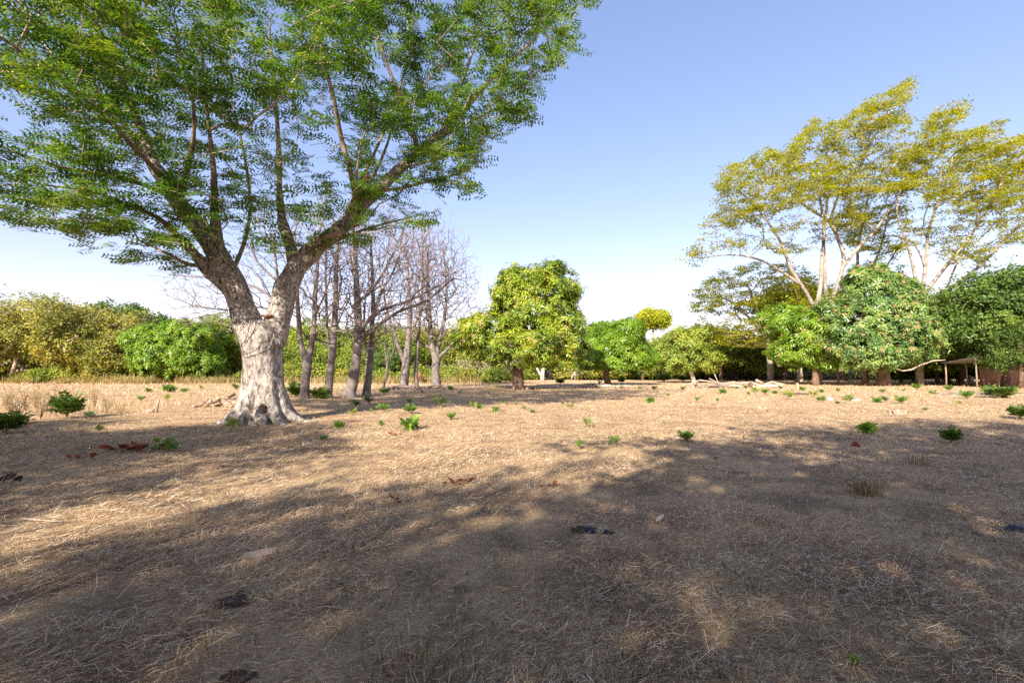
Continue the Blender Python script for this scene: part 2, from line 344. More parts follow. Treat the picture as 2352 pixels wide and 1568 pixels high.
class Skel:
    def __init__(s): s.P = np.zeros((60000, 3)); s.par = np.full(60000, -1); s.fix = np.zeros(60000); s.n = 0; s.path = np.zeros(60000)
    def add(s, p, par, fix=0.0):
        i = s.n; s.P[i] = p; s.par[i] = par; s.fix[i] = fix
        s.path[i] = 0 if par < 0 else s.path[par] + np.linalg.norm(s.P[i] - s.P[par]); s.n += 1; return i
    def chain(s, pts, rads, par=-1, sub=3):
        pts = [np.asarray(p, float) for p in pts]; rads = list(rads)
        if par >= 0: pts = [s.P[par]] + pts; rads = [min(s.fix[par] or rads[0], rads[0] * 1.1)] + rads
        k = len(pts); ids = []
        if par < 0: ids.append(s.add(pts[0], -1, rads[0]))
        last = ids[0] if par < 0 else par
        for i in range(k - 1):
            p0, p1, p2, p3 = pts[max(i - 1, 0)], pts[i], pts[i + 1], pts[min(i + 2, k - 1)]
            for j in range(1, sub + 1):
                u = j / sub
                q = 0.5 * (2 * p1 + (p2 - p0) * u + (2 * p0 - 5 * p1 + 4 * p2 - p3) * u * u + (3 * p1 - p0 - 3 * p2 + p3) * u ** 3)
                last = s.add(q, last, rads[i] * (1 - u) + rads[i + 1] * u); ids.append(last)
        return ids
    def near(s, p): return int(np.argmin(((s.P[:s.n] - p) ** 2).sum(1)))
    def grow(s, T, lo=0, seg=0.6, k=0.12, up=0.15, wob=0.08, rnd=None, cur=.28):
        rnd = rnd or rng; T = np.asarray(T); base = s.P[lo:s.n].copy()
        d = np.array([np.sqrt(((base - t) ** 2).sum(1)).min() for t in T]); tips = []
        for ti in np.argsort(d):
            t = T[ti]; Q = s.P[lo:s.n]; dist = np.sqrt(((Q - t) ** 2).sum(1))
            below = np.clip(Q[:, 2] - t[2], 0, 9)                     # branches prefer to rise
            i = lo + int(np.argmin(dist + k * s.path[lo:s.n] + 0.5 * below))
            a = s.P[i].copy(); L = np.linalg.norm(t - a); m = max(1, int(L / seg))
            pa = s.par[i]; dr = (a - s.P[pa]) if pa >= 0 else np.array((0, 0, 1.0)); dr = dr / (np.linalg.norm(dr) + 1e-9)
            c = a + dr * L * cur + (t - a) * (.5 - cur) + np.array((0, 0, up * L * 0.4)); last = i
            for j in range(1, m + 1):
                u = j / m; q = (1 - u) ** 2 * a + 2 * u * (1 - u) * c + u * u * t
                if j < m: q = q + rnd.normal(size=3) * wob * seg
                last = s.add(q, last)
            tips.append(last)
        return tips
    def radii(s, tip=0.01, e=2.3, cap=0.78):
        n = s.n; acc = np.zeros(n); cc = np.zeros(n, int)
        r = np.zeros(n)
        for i in range(n - 1, -1, -1):
            r[i] = (acc[i] ** (1 / e)) if acc[i] > 0 else tip
            if s.par[i] >= 0: acc[s.par[i]] += r[i] ** e
        for i in range(n):
            if s.fix[i] > 0: r[i] = s.fix[i]
            elif s.par[i] >= 0:
                p = s.par[i]; lim = r[p] * (cap if s.fix[p] > 0 else 1.0); r[i] = min(r[i], lim)
        s.r = r; return r
    def chains(s):
        n = s.n; best = np.full(n, -1)
        for i in range(n):
            p = s.par[i]
            if p >= 0 and (best[p] < 0 or s.r[i] * (1 + 9 * (s.fix[i] > 0)) > s.r[best[p]] * (1 + 9 * (s.fix[best[p]] > 0))): best[p] = i
        out = []
        for i in range(n):
            p = s.par[i]
            if p >= 0 and best[p] == i: continue
            ch = [i] if p < 0 else [p, i]; j = i
            while best[j] >= 0: j = best[j]; ch.append(j)
            if len(ch) > 1: out.append(ch)
        return out
    def tubes(s, thr=0.09, origin=(0, 0, 0)):
        """returns list of big limbs (V,F) and one joined (V,F) of twigs"""
        big, small = [], []
        for ch in s.chains():
            r = s.r[ch].copy(); P = s.P[ch] - origin
            if len(ch) > 1 and s.par[ch[1]] == ch[0] and s.par[ch[0]] >= -1 and len(ch) >= 2: r[0] = min(r[0], r[1] * 1.15)
            m = r.max(); sd_ = 3 if m < 0.022 else 5 if m < 0.06 else 8 if m < 0.2 else 12
            (big if m >= thr else small).append(tube(P, r, sd_, cap=m >= thr))
        return big, (join(small) if small else None)

def inpoly(poly, x, y):
    c = False; n = len(poly); j = n - 1
    for i in range(n):
        xi, yi = poly[i]; xj, yj = poly[j]
        if (yi > y) != (yj > y) and x < (xj - xi) * (y - yi) / (yj - yi) + xi: c = not c
        j = i
    return c
def sample_sil(poly, n, depth, keep=None, rnd=None):
    rnd = rnd or rng; xs = [p[0] for p in poly]; ys = [p[1] for p in poly]; out = []
    tries = 0
    while len(out) < n and tries < n * 60:
        tries += 1
        x = rnd.uniform(min(xs), max(xs)); y = rnd.uniform(min(ys), max(ys))
        if not inpoly(poly, x, y): continue
        Y = depth(x, y, rnd)
        if Y is None: continue
        p = pt(x, y, Y)
        if keep is None or keep(p, x, y): out.append(p)
    return np.array(out)
def sprays(sk, tips, per, L, tpl, rnd=None, back=0.9, lift=(-0.15, 0.2), scj=0.25, tilt=.22):
    rnd = rnd or rng; tips = np.array(tips); P = sk.P[tips]; D = P - sk.P[sk.par[tips]]
    D[:, 2] *= 0.35; D /= np.linalg.norm(D, axis=1, keepdims=True) + 1e-9
    n = len(tips) * per; P = np.repeat(P, per, 0); D = np.repeat(D, per, 0)
    u = rnd.uniform(0, 1, n); s = rnd.choice([-1, 1], n); a = s * rnd.uniform(0.15, 1.35, n) * (1.15 - 0.5 * (1 - u))
    pos = P - D * (u * back)[:, None] + rnd.normal(size=(n, 3)) * (0.10, 0.10, 0.05)
    ca, sa = np.cos(a), np.sin(a); d = np.stack([D[:, 0] * ca - D[:, 1] * sa, D[:, 0] * sa + D[:, 1] * ca, rnd.uniform(lift[0], lift[1], n)], 1)
    upv = np.array((0, 0, 1.0)) + rnd.normal(size=(n, 3)) * tilt
    return scatter(tpl, pos, frames(d, upv), L * rnd.uniform(1 - scj, 1 + scj, n))
def blob_points(blobs, n, rnd=None, lump=0.16, depthin=0.25, low=None, gap=0.0):
    """points on the lumpy outside of a union of ellipsoids (cx,cy,cz,rx,ry,rz)"""
    rnd = rnd or rng; B = np.array(blobs, float); area = (B[:, 3] * B[:, 4] + B[:, 3] * B[:, 5] + B[:, 4] * B[:, 5]); pr = area / area.sum()
    P, N = [], []; got = 0
    while got < n:
        k = rnd.choice(len(B), n * 2, p=pr); d = rand_dirs(n * 2, rnd); b = B[k]
        f = 1 - depthin * rnd.uniform(0, 1, n * 2) ** 1.6
        w = b[:, :3] + d * b[:, 3:] * f[:, None]
        l = lump * np.sin(w[:, 0] * 2.1 + 1.3 * np.sin(w[:, 2] * 1.9)) * np.sin(w[:, 1] * 2.3 + w[:, 2] * 1.7 + 1.1) * np.sin(w[:, 2] * 2.0 + 0.6 * w[:, 0])
        w = w + d * (l * b[:, 3:].mean(1) * 1.5)[:, None]
        inside = np.zeros(len(w), bool)
        for j in range(len(B)):
            q = (w - B[j, :3]) / B[j, 3:]; inside |= ((q ** 2).sum(1) < (0.72) ** 2) & (k != j)
        ok = ~inside
        if low is not None: ok &= w[:, 2] > low
        if gap > 0:
            s_ = gap; g_ = np.sin(w[:, 0] * s_ * 1.9 + 1.7 * np.sin(w[:, 2] * s_ * 1.3 + .5)) + np.sin(w[:, 1] * s_ * 1.7 + 1.9 * np.sin(w[:, 0] * s_ * 1.1)) + np.sin(w[:, 2] * s_ * 2.3 + 1.6 * np.sin(w[:, 1] * s_ * 1.5 + 2))
            ok &= (g_ > -0.6) | (rnd.uniform(size=len(w)) < .12)
        P.append(w[ok]); N.append(d[ok]); got += ok.sum()
    return np.concatenate(P)[:n], np.concatenate(N)[:n]
def rosettes(P, N, tpls, size, rnd=None, upmix=0.7):
    rnd = rnd or rng; out = []; k = rnd.integers(0, len(tpls), len(P))
    for i, tp in enumerate(tpls):
        m = k == i; n = m.sum()
        if not n: continue
        z = N[m] + (0, 0, upmix) + rnd.normal(size=(n, 3)) * 0.3; z /= np.linalg.norm(z, axis=1, keepdims=True)
        x = np.cross(z, rand_dirs(n, rnd)); x /= np.linalg.norm(x, axis=1, keepdims=True)
        out.append(scatter(tp, P[m], np.stack([x, np.cross(z, x), z], 1), size * rnd.uniform(.75, 1.25, n)))
    return join(out)
def remesh(V, F, voxel):
    me = bpy.data.meshes.new('tmp'); me.from_pydata([tuple(v) for v in V], [], [tuple(int(i) for i in dict.fromkeys(f)) for f in F]); me.update()
    o = bpy.data.objects.new('tmp', me); COL.objects.link(o)
    md = o.modifiers.new('r', 'REMESH'); md.mode = 'VOXEL'; md.voxel_size = voxel; md.use_smooth_shade = True
    sm = o.modifiers.new('s', 'SMOOTH'); sm.iterations = 6; sm.factor = 0.6
    dg = bpy.context.evaluated_depsgraph_get(); ev = o.evaluated_get(dg); m2 = bpy.data.meshes.new_from_object(ev)
    V2 = np.zeros(len(m2.vertices) * 3); m2.vertices.foreach_get('co', V2); V2 = V2.reshape(-1, 3)
    N2 = np.zeros(len(m2.vertices) * 3); m2.vertices.foreach_get('normal', N2); N2 = N2.reshape(-1, 3)
    F2 = [tuple(p.vertices) for p in m2.polygons]
    bpy.data.objects.remove(o); bpy.data.meshes.remove(me); bpy.data.meshes.remove(m2)
    return V2, N2, F2

# ------------------------------------------------------------------ ground
def build_ground():
    n = 240; u = np.linspace(-1, 1, n); xs = np.sinh(u * 6.6) / math.sinh(6.6) * 700
    v = np.linspace(0, 1, 240); ys = np.concatenate([[-400, -200, -120, -70, -40, -22, -12, -6, -2], 0.5 + np.sinh(v * 4.6) / math.sinh(4.6) * 900])
    X, Y = np.meshgrid(xs, ys); Z = gh(X, Y)
    V = np.stack([X, Y, Z], -1).reshape(-1, 3); h, w = X.shape
    i = (np.arange(h - 1)[:, None] * w + np.arange(w - 1)[None]).reshape(-1)
    F = np.stack([i, i + 1, i + w + 1, i + w], 1)
    o = link('ground', mesh('ground', V, F, M['ground'], True)); tag(o, kind='structure')
build_ground()

# ------------------------------------------------------------------ straw litter and stubble
def blades(X, Y, L, w, yaw, pitch, roll, two, lift, mat_, name, label, cat):
    n = len(X); z = gh(X, Y) + lift
    d = np.stack([np.cos(yaw) * np.cos(pitch), np.sin(yaw) * np.cos(pitch), np.sin(pitch)], 1)
    s = np.stack([-np.sin(yaw), np.cos(yaw), np.zeros(n)], 1); nn = np.cross(d, s)
    s = s * np.cos(roll)[:, None] + nn * np.sin(roll)[:, None]
    a = np.stack([X, Y, z], 1); b = a + d * L[:, None]; s = s * (w / 2)[:, None]
    if two:
        bend = (rng.normal(size=n) * 0.10 * L)[:, None] * np.stack([-np.sin(yaw), np.cos(yaw), np.zeros(n)], 1)
        bend[:, 2] += L * 0.06 * (pitch < 0.4)
        m = (a + b) / 2 + bend
        V = np.stack([a - s, a + s, m + s, m - s, b + s * .35, b - s * .35], 1).reshape(-1, 3)
        q = np.array([[0, 1, 2, 3], [3, 2, 4, 5]]); F = (q[None] + (np.arange(n) * 6)[:, None, None]).reshape(-1, 4)
    else:
        V = np.stack([a - s, a + s, b + s * .5, b - s * .5], 1).reshape(-1, 3); F = np.arange(n * 4).reshape(-1, 4)
    o = link(name, mesh(name, V, F, mat_)); tag(o, label, cat, kind='stuff'); return o
def sector(n, d0, d1, power=1.0, margin=1.16):
    # points in the wedge of ground ahead, areal density falling with distance
    u = rng.uniform(0, 1, n); a = 2 - power
    d = (d0 ** a + u * (d1 ** a - d0 ** a)) ** (1 / a)
    x = rng.uniform(-1, 1, n) * (d * 1.06 * margin + 0.5); return x, d
def field(X, Y): return 0.25 + 0.9 * fbm(X, Y, 11, 0.55, 2)
def cover(X, Y): return fbm(X, Y, 12, 1.3, 3) + 0.35 * fbm(X, Y, 13, 4.5, 2)
def straw():
    # fine brown litter close by
    X, Y = sector(240000, 1.9, 13, 1.15); c = cover(X, Y); keep = rng.uniform(size=len(X)) < np.clip(0.70 + 1.7 * c, 0.08, 1); X, Y = X[keep], Y[keep]; n = len(X)
    left = np.clip((1.5 - X) / 5, 0, 1); yaw = np.where(rng.uniform(size=n) < 0.2 + 0.35 * left, field(X, Y) + rng.normal(size=n) * 0.5, rng.uniform(0, 6.28, n))
    L = rng.gamma(3.0, 0.016, n) * (1 + 0.6 * left) + 0.015; pitch = np.abs(rng.normal(size=n)) * 0.30
    blades(X, Y, L * .85, rng.uniform(.0022, .0052, n) * (.75 + Y / 12), yaw, pitch, rng.normal(size=n) * .6, False, rng.uniform(0.001, .022, n), M['straw_grey'], 'straw_litter', 'brown broken straw and dead grass littering the near shaded ground', 'straw')
    # longer pale stalks, laid in swaths on the left
    X, Y = sector(62000, 1.9, 15, 1.15); c = fbm(X, Y, 14, 0.8, 3); left = np.clip((2 - X) / 6, 0, 1); keep = rng.uniform(size=len(X)) < np.clip(0.32 + 0.5 * left + 0.9 * c, 0.05, 1); X, Y, left = X[keep], Y[keep], left[keep]; n = len(X)
    yaw = np.where(rng.uniform(size=n) < .35 + .3 * left, field(X, Y) + rng.normal(size=n) * .45, rng.uniform(0, 6.28, n)); L = rng.gamma(2.2, 0.032, n) * (0.6 + 0.7 * left) + .025
    blades(X, Y, L * .8, rng.uniform(.0022, .0050, n) * (.8 + Y / 14), yaw, np.abs(rng.normal(size=n)) * 0.22, rng.normal(size=n) * .5, True, rng.uniform(0.012, .045, n), M['straw'], 'straw_stalks', 'long pale dry stalks lying in swaths over the near ground', 'straw')
    # upright stubble
    X, Y = sector(60000, 1.9, 16, 1.1); c = fbm(X, Y, 15, 1.7, 3); keep = rng.uniform(size=len(X)) < np.clip(0.35 + 1.6 * c, 0.03, 1); X, Y = X[keep], Y[keep]; n = len(X)
    blades(X, Y, rng.gamma(4, .011, n) + .015, rng.uniform(.0024, .005, n), rng.uniform(0, 6.28, n), rng.uniform(.6, 1.5, n), rng.uniform(-1, 1, n), False, np.zeros(n), M['straw'], 'grass_stubble', 'short upright dry grass stubble in the near ground', 'grass')
    # green regrowth
    X, Y = sector(40000, 1.9, 20, 1.1); c = fbm(X, Y, 16, 1.1, 3) + 0.18 * np.clip(X / 3, -1, 1); keep = c > 0.10; X, Y = X[keep], Y[keep]; n = len(X)
    blades(X, Y, rng.gamma(4, .009, n) + .012, rng.uniform(.003, .0065, n), rng.uniform(0, 6.28, n), rng.uniform(.2, 1.3, n), rng.uniform(-1, 1, n), False, np.zeros(n), M['green_blade'], 'green_grass', 'thin green grass blades sprouting between the straw', 'grass')
    # middle distance and far field: pale mown grass
    X, Y = sector(100000, 10, 34, 0.9, 1.1); n = len(X); w = 0.0060 * (Y / 10) ** 0.8 * rng.uniform(.6, 1.5, n)
    blades(X, Y, (rng.gamma(3, .022, n) + .03) * (Y / 12) ** 0.3, w, rng.uniform(0, 6.28, n), np.abs(rng.normal(size=n)) * 0.35, rng.normal(size=n) * .5, False, rng.uniform(0, .03, n), M['straw_pale'], 'mown_straw', 'pale mown dry grass across the middle of the field', 'grass')
    X, Y = sector(58000, 30, 78, 0.7, 1.1); n = len(X); w = 0.019 * (Y / 30) ** 0.8 * rng.uniform(.6, 1.6, n)
    hl = 1 + 1.6 * np.clip((Y - 56) / 8, 0, 1) * (X < -4) - .35 * (X > -4)
    blades(X, Y, (rng.gamma(3, .04, n) + .05) * hl, w, rng.uniform(0, 6.28, n), rng.uniform(.1, 1.3, n), rng.normal(size=n) * .5, False, np.zeros(n), M['straw_pale'], 'dry_pasture', 'tan dry pasture grass reaching back to the far trees', 'grass')
    # tall dry grass by the left edge, dead weeds still standing
    n = 8000; X = rng.uniform(-42, -14.5, n); Y = rng.uniform(17.5, 24, n); k = fbm(X, Y, 17, 0.9, 3) > -0.15; X, Y = X[k], Y[k]; n = len(X)
    blades(X, Y, rng.gamma(5, .045, n) + .06, rng.uniform(.005, .010, n), rng.uniform(0, 6.28, n), rng.uniform(.8, 1.5, n), rng.uniform(-1, 1, n), True, np.zeros(n), M['straw_pale'], 'tall_dry_grass', 'knee-high dry grass standing beyond the shade at the left', 'grass')
    # weeds along the foot of the far woods
    n = 16000; X = rng.uniform(-75, -4, n); Y = 62 + 3 * fbm(X, X * 0, 18, .2, 2) + np.abs(rng.normal(size=n)) * 2.2; k = fbm(X, Y, 19, .7, 3) > -0.2; X, Y = X[k], Y[k]; n = len(X)
    blades(X, Y, rng.gamma(5, .11, n) + .2, rng.uniform(.03, .07, n), rng.uniform(0, 6.28, n), rng.uniform(.8, 1.5, n), rng.uniform(-1, 1, n), False, np.zeros(n), M['olive_weed'], 'field_edge_weeds', 'olive and straw-coloured weeds along the far edge of the field', 'weeds')
M['olive_weed'] = leaf_mat('olive_weed_mat', [(0.16, 0.17, 0.04), (0.26, 0.24, 0.07), (0.40, 0.30, 0.14), (0.5, 0.38, 0.2)], 0.3, 0.3)
straw()

# ------------------------------------------------------------------ the great spreading tree
TPL_FROND = frond_tpl(4, side=.38, w=.125)
TPL_COARSE = frond_tpl(2, side=0.30, w=0.22)
def px2r(d, Y): return d / 2 * Y / FPX
def limb(sk, pts, par=None, sub=3):
    P = [pt(x, y, Y) for x, y, d, Y in pts]; r = [max(px2r(d, Y), 0.012) for x, y, d, Y in pts]
    return sk.chain(P, r, -1 if par is None else par, sub)
def big_tree():
    base = pt(605, 962, 15.5); base[2] = 0; o = np.array((base[0], 15.5, ghs(base[0], 15.5)))
    t = thing('spreading_tree', 'huge forked tree with pale grey trunk and wide feathery green crown, in the left foreground', 'tree', tuple(o))
    body = []
    def tb(pts, sides=14, dz=0):
        P = np.array([pt(x, y, Y) for x, y, d, Y in pts]) - o; r = [px2r(d, Y) * (.84 if sides < 20 else .85) for x, y, d, Y in pts]
        body.append(tube(P, r, sides))
    tb([(606, 985, 150, 15.5), (606, 958, 128, 15.5), (604, 925, 108, 15.5), (602, 885, 95, 15.5), (601, 840, 90, 15.5), (601, 800, 95, 15.5), (602, 765, 106, 15.5), (603, 740, 100, 15.5)], 20)
    LL = [(588, 790, 70, 15.5), (572, 745, 74, 15.5), (556, 705, 66, 15.45), (537, 655, 60, 15.4), (505, 590, 56, 15.2), (470, 535, 52, 15.0), (435, 495, 47, 14.8), (402, 455, 42, 14.6), (375, 410, 36, 14.4), (347, 370, 30, 14.3), (328, 310, 24, 14.2), (302, 240, 18, 14.0), (270, 160, 14, 13.8), (235, 80, 10, 13.6)]
    RL = [(620, 790, 70, 15.5), (632, 745, 70, 15.5), (646, 705, 62, 15.6), (657, 660, 60, 15.7), (682, 615, 54, 15.9), (730, 570, 44, 16.1), (790, 520, 38, 16.4), (845, 462, 33, 16.7), (905, 400, 29, 17.0), (960, 350, 25, 17.2), (1020, 300, 21, 17.4), (1080, 235, 16, 17.6), (1150, 160, 11, 17.8), (1230, 90, 7, 18.0)]
    tb(LL[:12]); tb(RL[:12])
    tb([(512, 600, 30, 15.2), (500, 555, 30, 15.1), (494, 500, 26, 14.9), (492, 440, 20, 14.7)], 10)
    tb([(520, 665, 30, 15.3), (485, 632, 32, 15.1), (462, 600, 28, 14.9), (438, 572, 24, 14.6), (410, 545, 19, 14.3)], 10)
    tb([(664, 650, 30, 15.8), (674, 605, 30, 16.0), (665, 560, 27, 16.3), (648, 510, 24, 16.7), (642, 450, 21, 17.2)], 10)
    tb([(672, 612, 20, 16.0), (702, 570, 20, 15.8), (740, 545, 13, 15.5)], 8)
    tb([(795, 515, 26, 16.4), (822, 455, 25, 16.3), (842, 408, 17, 16.2)], 8)
    # buttress roots
    for a, L, r0 in ((-2.9, 1.25, .24), (-2.35, 1.15, .26), (-1.9, .95, .24), (-1.25, .95, .25), (-0.75, 1.2, .26), (-0.1, 1.5, .26), (.7, 1.2, .25), (1.5, 1.2, .25), (2.4, 1.2, .25)):
        d = np.array((math.cos(a), math.sin(a), 0)); n_ = np.array((-d[1], d[0], 0))
        P = [d * .30 + (0, 0, 1.35), d * .50 + (0, 0, .72), d * .72 + n_ * .03 + (0, 0, .32), d * (.98) + n_ * .08 + (0, 0, .12), d * L + n_ * .14 + (0, 0, -.02), d * (L + .35) + n_ * .2 + (0, 0, -.14)]
        body.append(tube(P, [r0, r0 * .95, r0 * .8, r0 * .6, r0 * .42, .05], 9))
    V, F = join(body); V2, N2, F2 = remesh(V, F, 0.041)
    amp = np.zeros(len(V2))
    for i in range(len(V2)):
        x, y, z = V2[i]; v = Vector((x * 3.2, y * 3.2, z * 1.0)); v2 = Vector((x * 11, y * 11, z * 4.2))
        a = mnoise.noise(v) * 0.055 + mnoise.noise(Vector((x * 1.2, y * 1.2, z * .8))) * 0.06
        b = mnoise.noise(v2); amp[i] = a + (0.5 - abs(b)) * 0.040
        if z < 1.0: amp[i] += mnoise.noise(Vector((x * 7, y * 7, z * 6))) * 0.045 * (1 - z)
    V2 = V2 + N2 * (amp * np.clip(1.1 - (V2[:, 2] - 5) / 8, .3, 1))[:, None]
    hc = pt(595, 942, 14.6) - o                                      # rotted hollow between the roots
    dd = np.sqrt(((V2[:, 0] - hc[0]) / .13) ** 2 + ((V2[:, 2] - hc[2] + .03) / .17) ** 2); m = (dd < 1) & (V2[:, 1] < 0)
    V2[m, 1] += (0.6 * (1 - dd[m] ** 4))
    hv, hf = tube(np.array([(hc[0], -.62, .0), (hc[0], -.60, .12), (hc[0], -.52, .24)]), [.16, .14, .06], 9); link('hollow_shade', mesh('hollow_shade', hv, hf, M['soil_dark'], True), t)  # dark lump added inside the hollow, its colour standing in for the shade there
    sc_ = pt(612, 722, 15.2) - o; dd = np.sqrt(((V2 - sc_) ** 2).sum(1)); m = dd < .35; V2[m, 2] -= 0.10 * (1 - dd[m] / .35)
    link('trunk', mesh('great_trunk', V2, F2, M['big_bark'], True), t)
    # orange rotten scar where a limb broke off, in the fork
    v, f = tube(np.array([pt(598, 724, 15.1), pt(612, 727, 15.05), pt(626, 724, 15.1)]) - o, [.03, .055, .03], 7); link('rotten_scar', mesh('scar', v, f, M['rot'], True), t)
    v, f = tube(np.array([pt(822, 462, 16.15), pt(836, 425, 16.0), pt(846, 400, 15.95)]) - o, [.15, .13, .04], 9); link('broken_stub', mesh('stub', v, f, M['rot'], True), t)
    for path in ([(606, 735), (603, 760), (590, 785), (576, 800), (583, 830), (584, 880)], [(560, 765), (574, 790), (580, 812)], [(628, 770), (625, 790), (612, 808), (590, 815), (582, 818)]):
        P = []
        for x, y in path:
            w = px2r({735: 104, 760: 106, 765: 106, 770: 106}.get(y, 94), 15.5); q = pt(x, y, 15.5) - o
            cx = pt(602, y, 15.5)[0] - o[0]; s_ = np.clip((q[0] - cx) / (w + .05), -.98, .98); P.append(np.array((q[0], -(w + .06) * math.sqrt(1 - s_ * s_), q[2])))
        P = np.array(P); P = np.concatenate([[P[0]]] + [[(P[i] + P[i + 1]) / 2 + (.015, -.01, 0), P[i + 1]] for i in range(len(P) - 1)])
        v, f = tube(P, .011, 5); link('vine', mesh('vine', v, f, M['vine'], True), t)
    sk = Skel()
    c1 = limb(sk, LL); c2 = limb(sk, RL, c1[2])
    def br(pts, par_xy=None):
        p0 = pt(pts[0][0], pts[0][1], pts[0][3]); return limb(sk, pts[1:], sk.near(p0))
    br([(512, 595, 30, 15.2), (500, 555, 30, 15.1), (494, 500, 26, 14.9), (492, 440, 20, 14.7), (490, 380, 14, 14.4), (481, 300, 10, 14.0), (470, 200, 8, 13.5), (462, 80, 6, 13)])
    br([(520, 655, 30, 15.3), (485, 632, 30, 15.1), (462, 600, 27, 14.9), (438, 572, 22, 14.6), (410, 545, 18, 14.3), (370, 505, 12, 13.8), (300, 472, 9, 13.2), (210, 440, 7, 12.6), (100, 425, 5, 12)])
    br([(470, 612, 14, 15.0), (430, 606, 11, 15.2), (390, 585, 8, 15.6), (320, 552, 5, 16.2)])
    br([(664, 650, 30, 15.8), (674, 605, 29, 16.0), (665, 560, 26, 16.3), (648, 510, 23, 16.7), (642, 450, 20, 17.2), (642, 390, 16, 17.8), (638, 300, 12, 18.4), (630, 200, 9, 19), (620, 80, 6, 19.6)])
    br([(672, 612, 20, 16.0), (702, 570, 19, 15.8), (740, 545, 12, 15.5), (790, 535, 7, 15.0)])
    br([(795, 515, 24, 16.4), (815, 470, 15, 16.2), (806, 400, 14, 15.8), (782, 310, 13, 15.2), (768, 235, 12, 14.6), (742, 130, 9, 14.0), (724, 0, 7, 13.4)])
    br([(822, 455, 12, 16.2), (835, 400, 9, 16.4), (870, 330, 8, 16.8), (905, 240, 6, 17.0), (935, 150, 5, 17.2)])
    br([(800, 505, 12, 16.5), (850, 420, 10, 16.0), (890, 330, 7, 15.4), (905, 260, 5, 15.0)])
    br([(960, 350, 15, 17.2), (940, 270, 12, 16.6), (905, 190, 10, 16.0), (870, 90, 8, 15.4), (850, -40, 6, 15)])
    br([(1020, 300, 14, 17.4), (1052, 215, 11, 17.8), (1085, 120, 8, 18.0), (1120, 10, 6, 18.2)])
    br([(985, 330, 12, 17.3), (1060, 290, 8, 16.8), (1140, 250, 6, 16.2), (1200, 220, 4, 15.8)])
    br([(402, 455, 16, 14.6), (340, 428, 12, 14.0), (260, 405, 9, 13.3), (150, 385, 6, 12.6), (20, 345, 4, 12.0)])
    br([(412, 465, 22, 14.7), (420, 425, 19, 14.4), (432, 385, 15, 14.0), (445, 310, 11, 13.4), (440, 210, 8, 12.8), (400, 90, 6, 12.2)])
    br([(360, 385, 18, 14.3), (310, 320, 14, 14.8), (250, 250, 11, 15.4), (170, 190, 9, 16.0), (80, 130, 6, 16.6), (-40, 60, 4, 17)])
    br([(375, 410, 16, 14.4), (300, 330, 13, 13.2), (210, 240, 11, 12.0), (90, 150, 8, 11), (-60, 40, 5, 10.2)])
    br([(540, 640, 14, 15.5), (560, 560, 11, 16.4), (575, 470, 9, 17.4), (560, 350, 7, 18.4), (530, 220, 5, 19.4)])
    br([(730, 570, 12, 16.1), (790, 545, 9, 16.8), (860, 520, 6, 17.4), (940, 500, 4, 18.0)])
    br([(870, 435, 11, 16.8), (930, 430, 8, 17.3), (1010, 410, 6, 17.8), (1080, 390, 4, 18.2)])
    br([(920, 385, 11, 17.0), (990, 370, 7, 16.6), (1060, 345, 5, 16.2)])
    nfix = sk.n
    SIL = [(-330, 470), (-150, 515), (20, 512), (90, 520), (150, 552), (265, 600), (370, 622), (440, 628), (500, 560), (530, 500), (600, 560), (625, 590), (690, 560), (735, 590), (800, 545), (868, 575), (905, 525), (1005, 508), (1000, 468), (1108, 432), (1060, 398), (1122, 375), (1095, 318), (1238, 282), (1195, 238), (1265, 188), (1335, 128), (1338, 82), (1300, 25), (1385, -5), (1480, -160), (1250, -420), (700, -600), (0, -520), (-330, -200)]
    holes = [[(-20, 205), (40, 205), (60, 260), (45, 320), (-20, 330)], [(20, 330), (90, 335), (110, 372), (30, 385)]]
    def depth(x, y, rd):
        e = np.clip((y + 100) / 700, 0, 1)                      # shallower near the skirts of the crown
        c = 14.8 + 2.2 * np.clip((x - 600) / 700, -0.6, 1); h = 5.2 * (1 - 0.62 * e)
        return c + h * rd.uniform(-1, 1)
    def keep(p, x, y):
        if p[2] > 17.5: return False
        if 420 < x < 800 and y > 380 and p[1] < 15.5 and rng.uniform() > .5: return False
        for h in holes:
            if inpoly(h, x, y): return False
        n = mnoise.noise(Vector((p[0] * .42, p[1] * .42, p[2] * .62 + 5)))
        return n > -0.10 or rng.uniform() < 0.16
    T = sample_sil(SIL, 2600, depth, keep)
    tips = sk.grow(T, lo=14, seg=0.55, k=0.10, up=0.12, wob=.10)
    sk.radii(0.009, 2.25, .6)
    big, small = [], []
    for ch in sk.chains():
        r = sk.r[ch].copy(); P = sk.P[ch] - o
        if sk.fix[ch[1]] == 0: r[0] = min(r[0], r[1] * 1.15)
        if r.max() > 0.10 and sk.fix[ch[1]] > 0: big.append(tube(P, np.where(r > .13, r * .68, r * .84), 10))
        elif sk.fix[ch[1]] > 0: big.append(tube(P, r, 7))
        else: small.append(tube(P, r, 3 if r.max() < .02 else 5, cap=False))
    for v, f in big: link('limb', mesh('limb', v, f, M['limb_bark'], True), t)
    v, f = join(small); tag(link('twigs', mesh('twigs', v, f, M['twig_bark'], True), t), kind='stuff')
    v, f = sprays(sk, tips, 11, 0.38, TPL_FROND, lift=(-.25, .25), tilt=.42); tag(link('foliage', mesh('foliage', v - o, f, M['big_leaf']), t), kind='stuff')
    return t
big_tree()

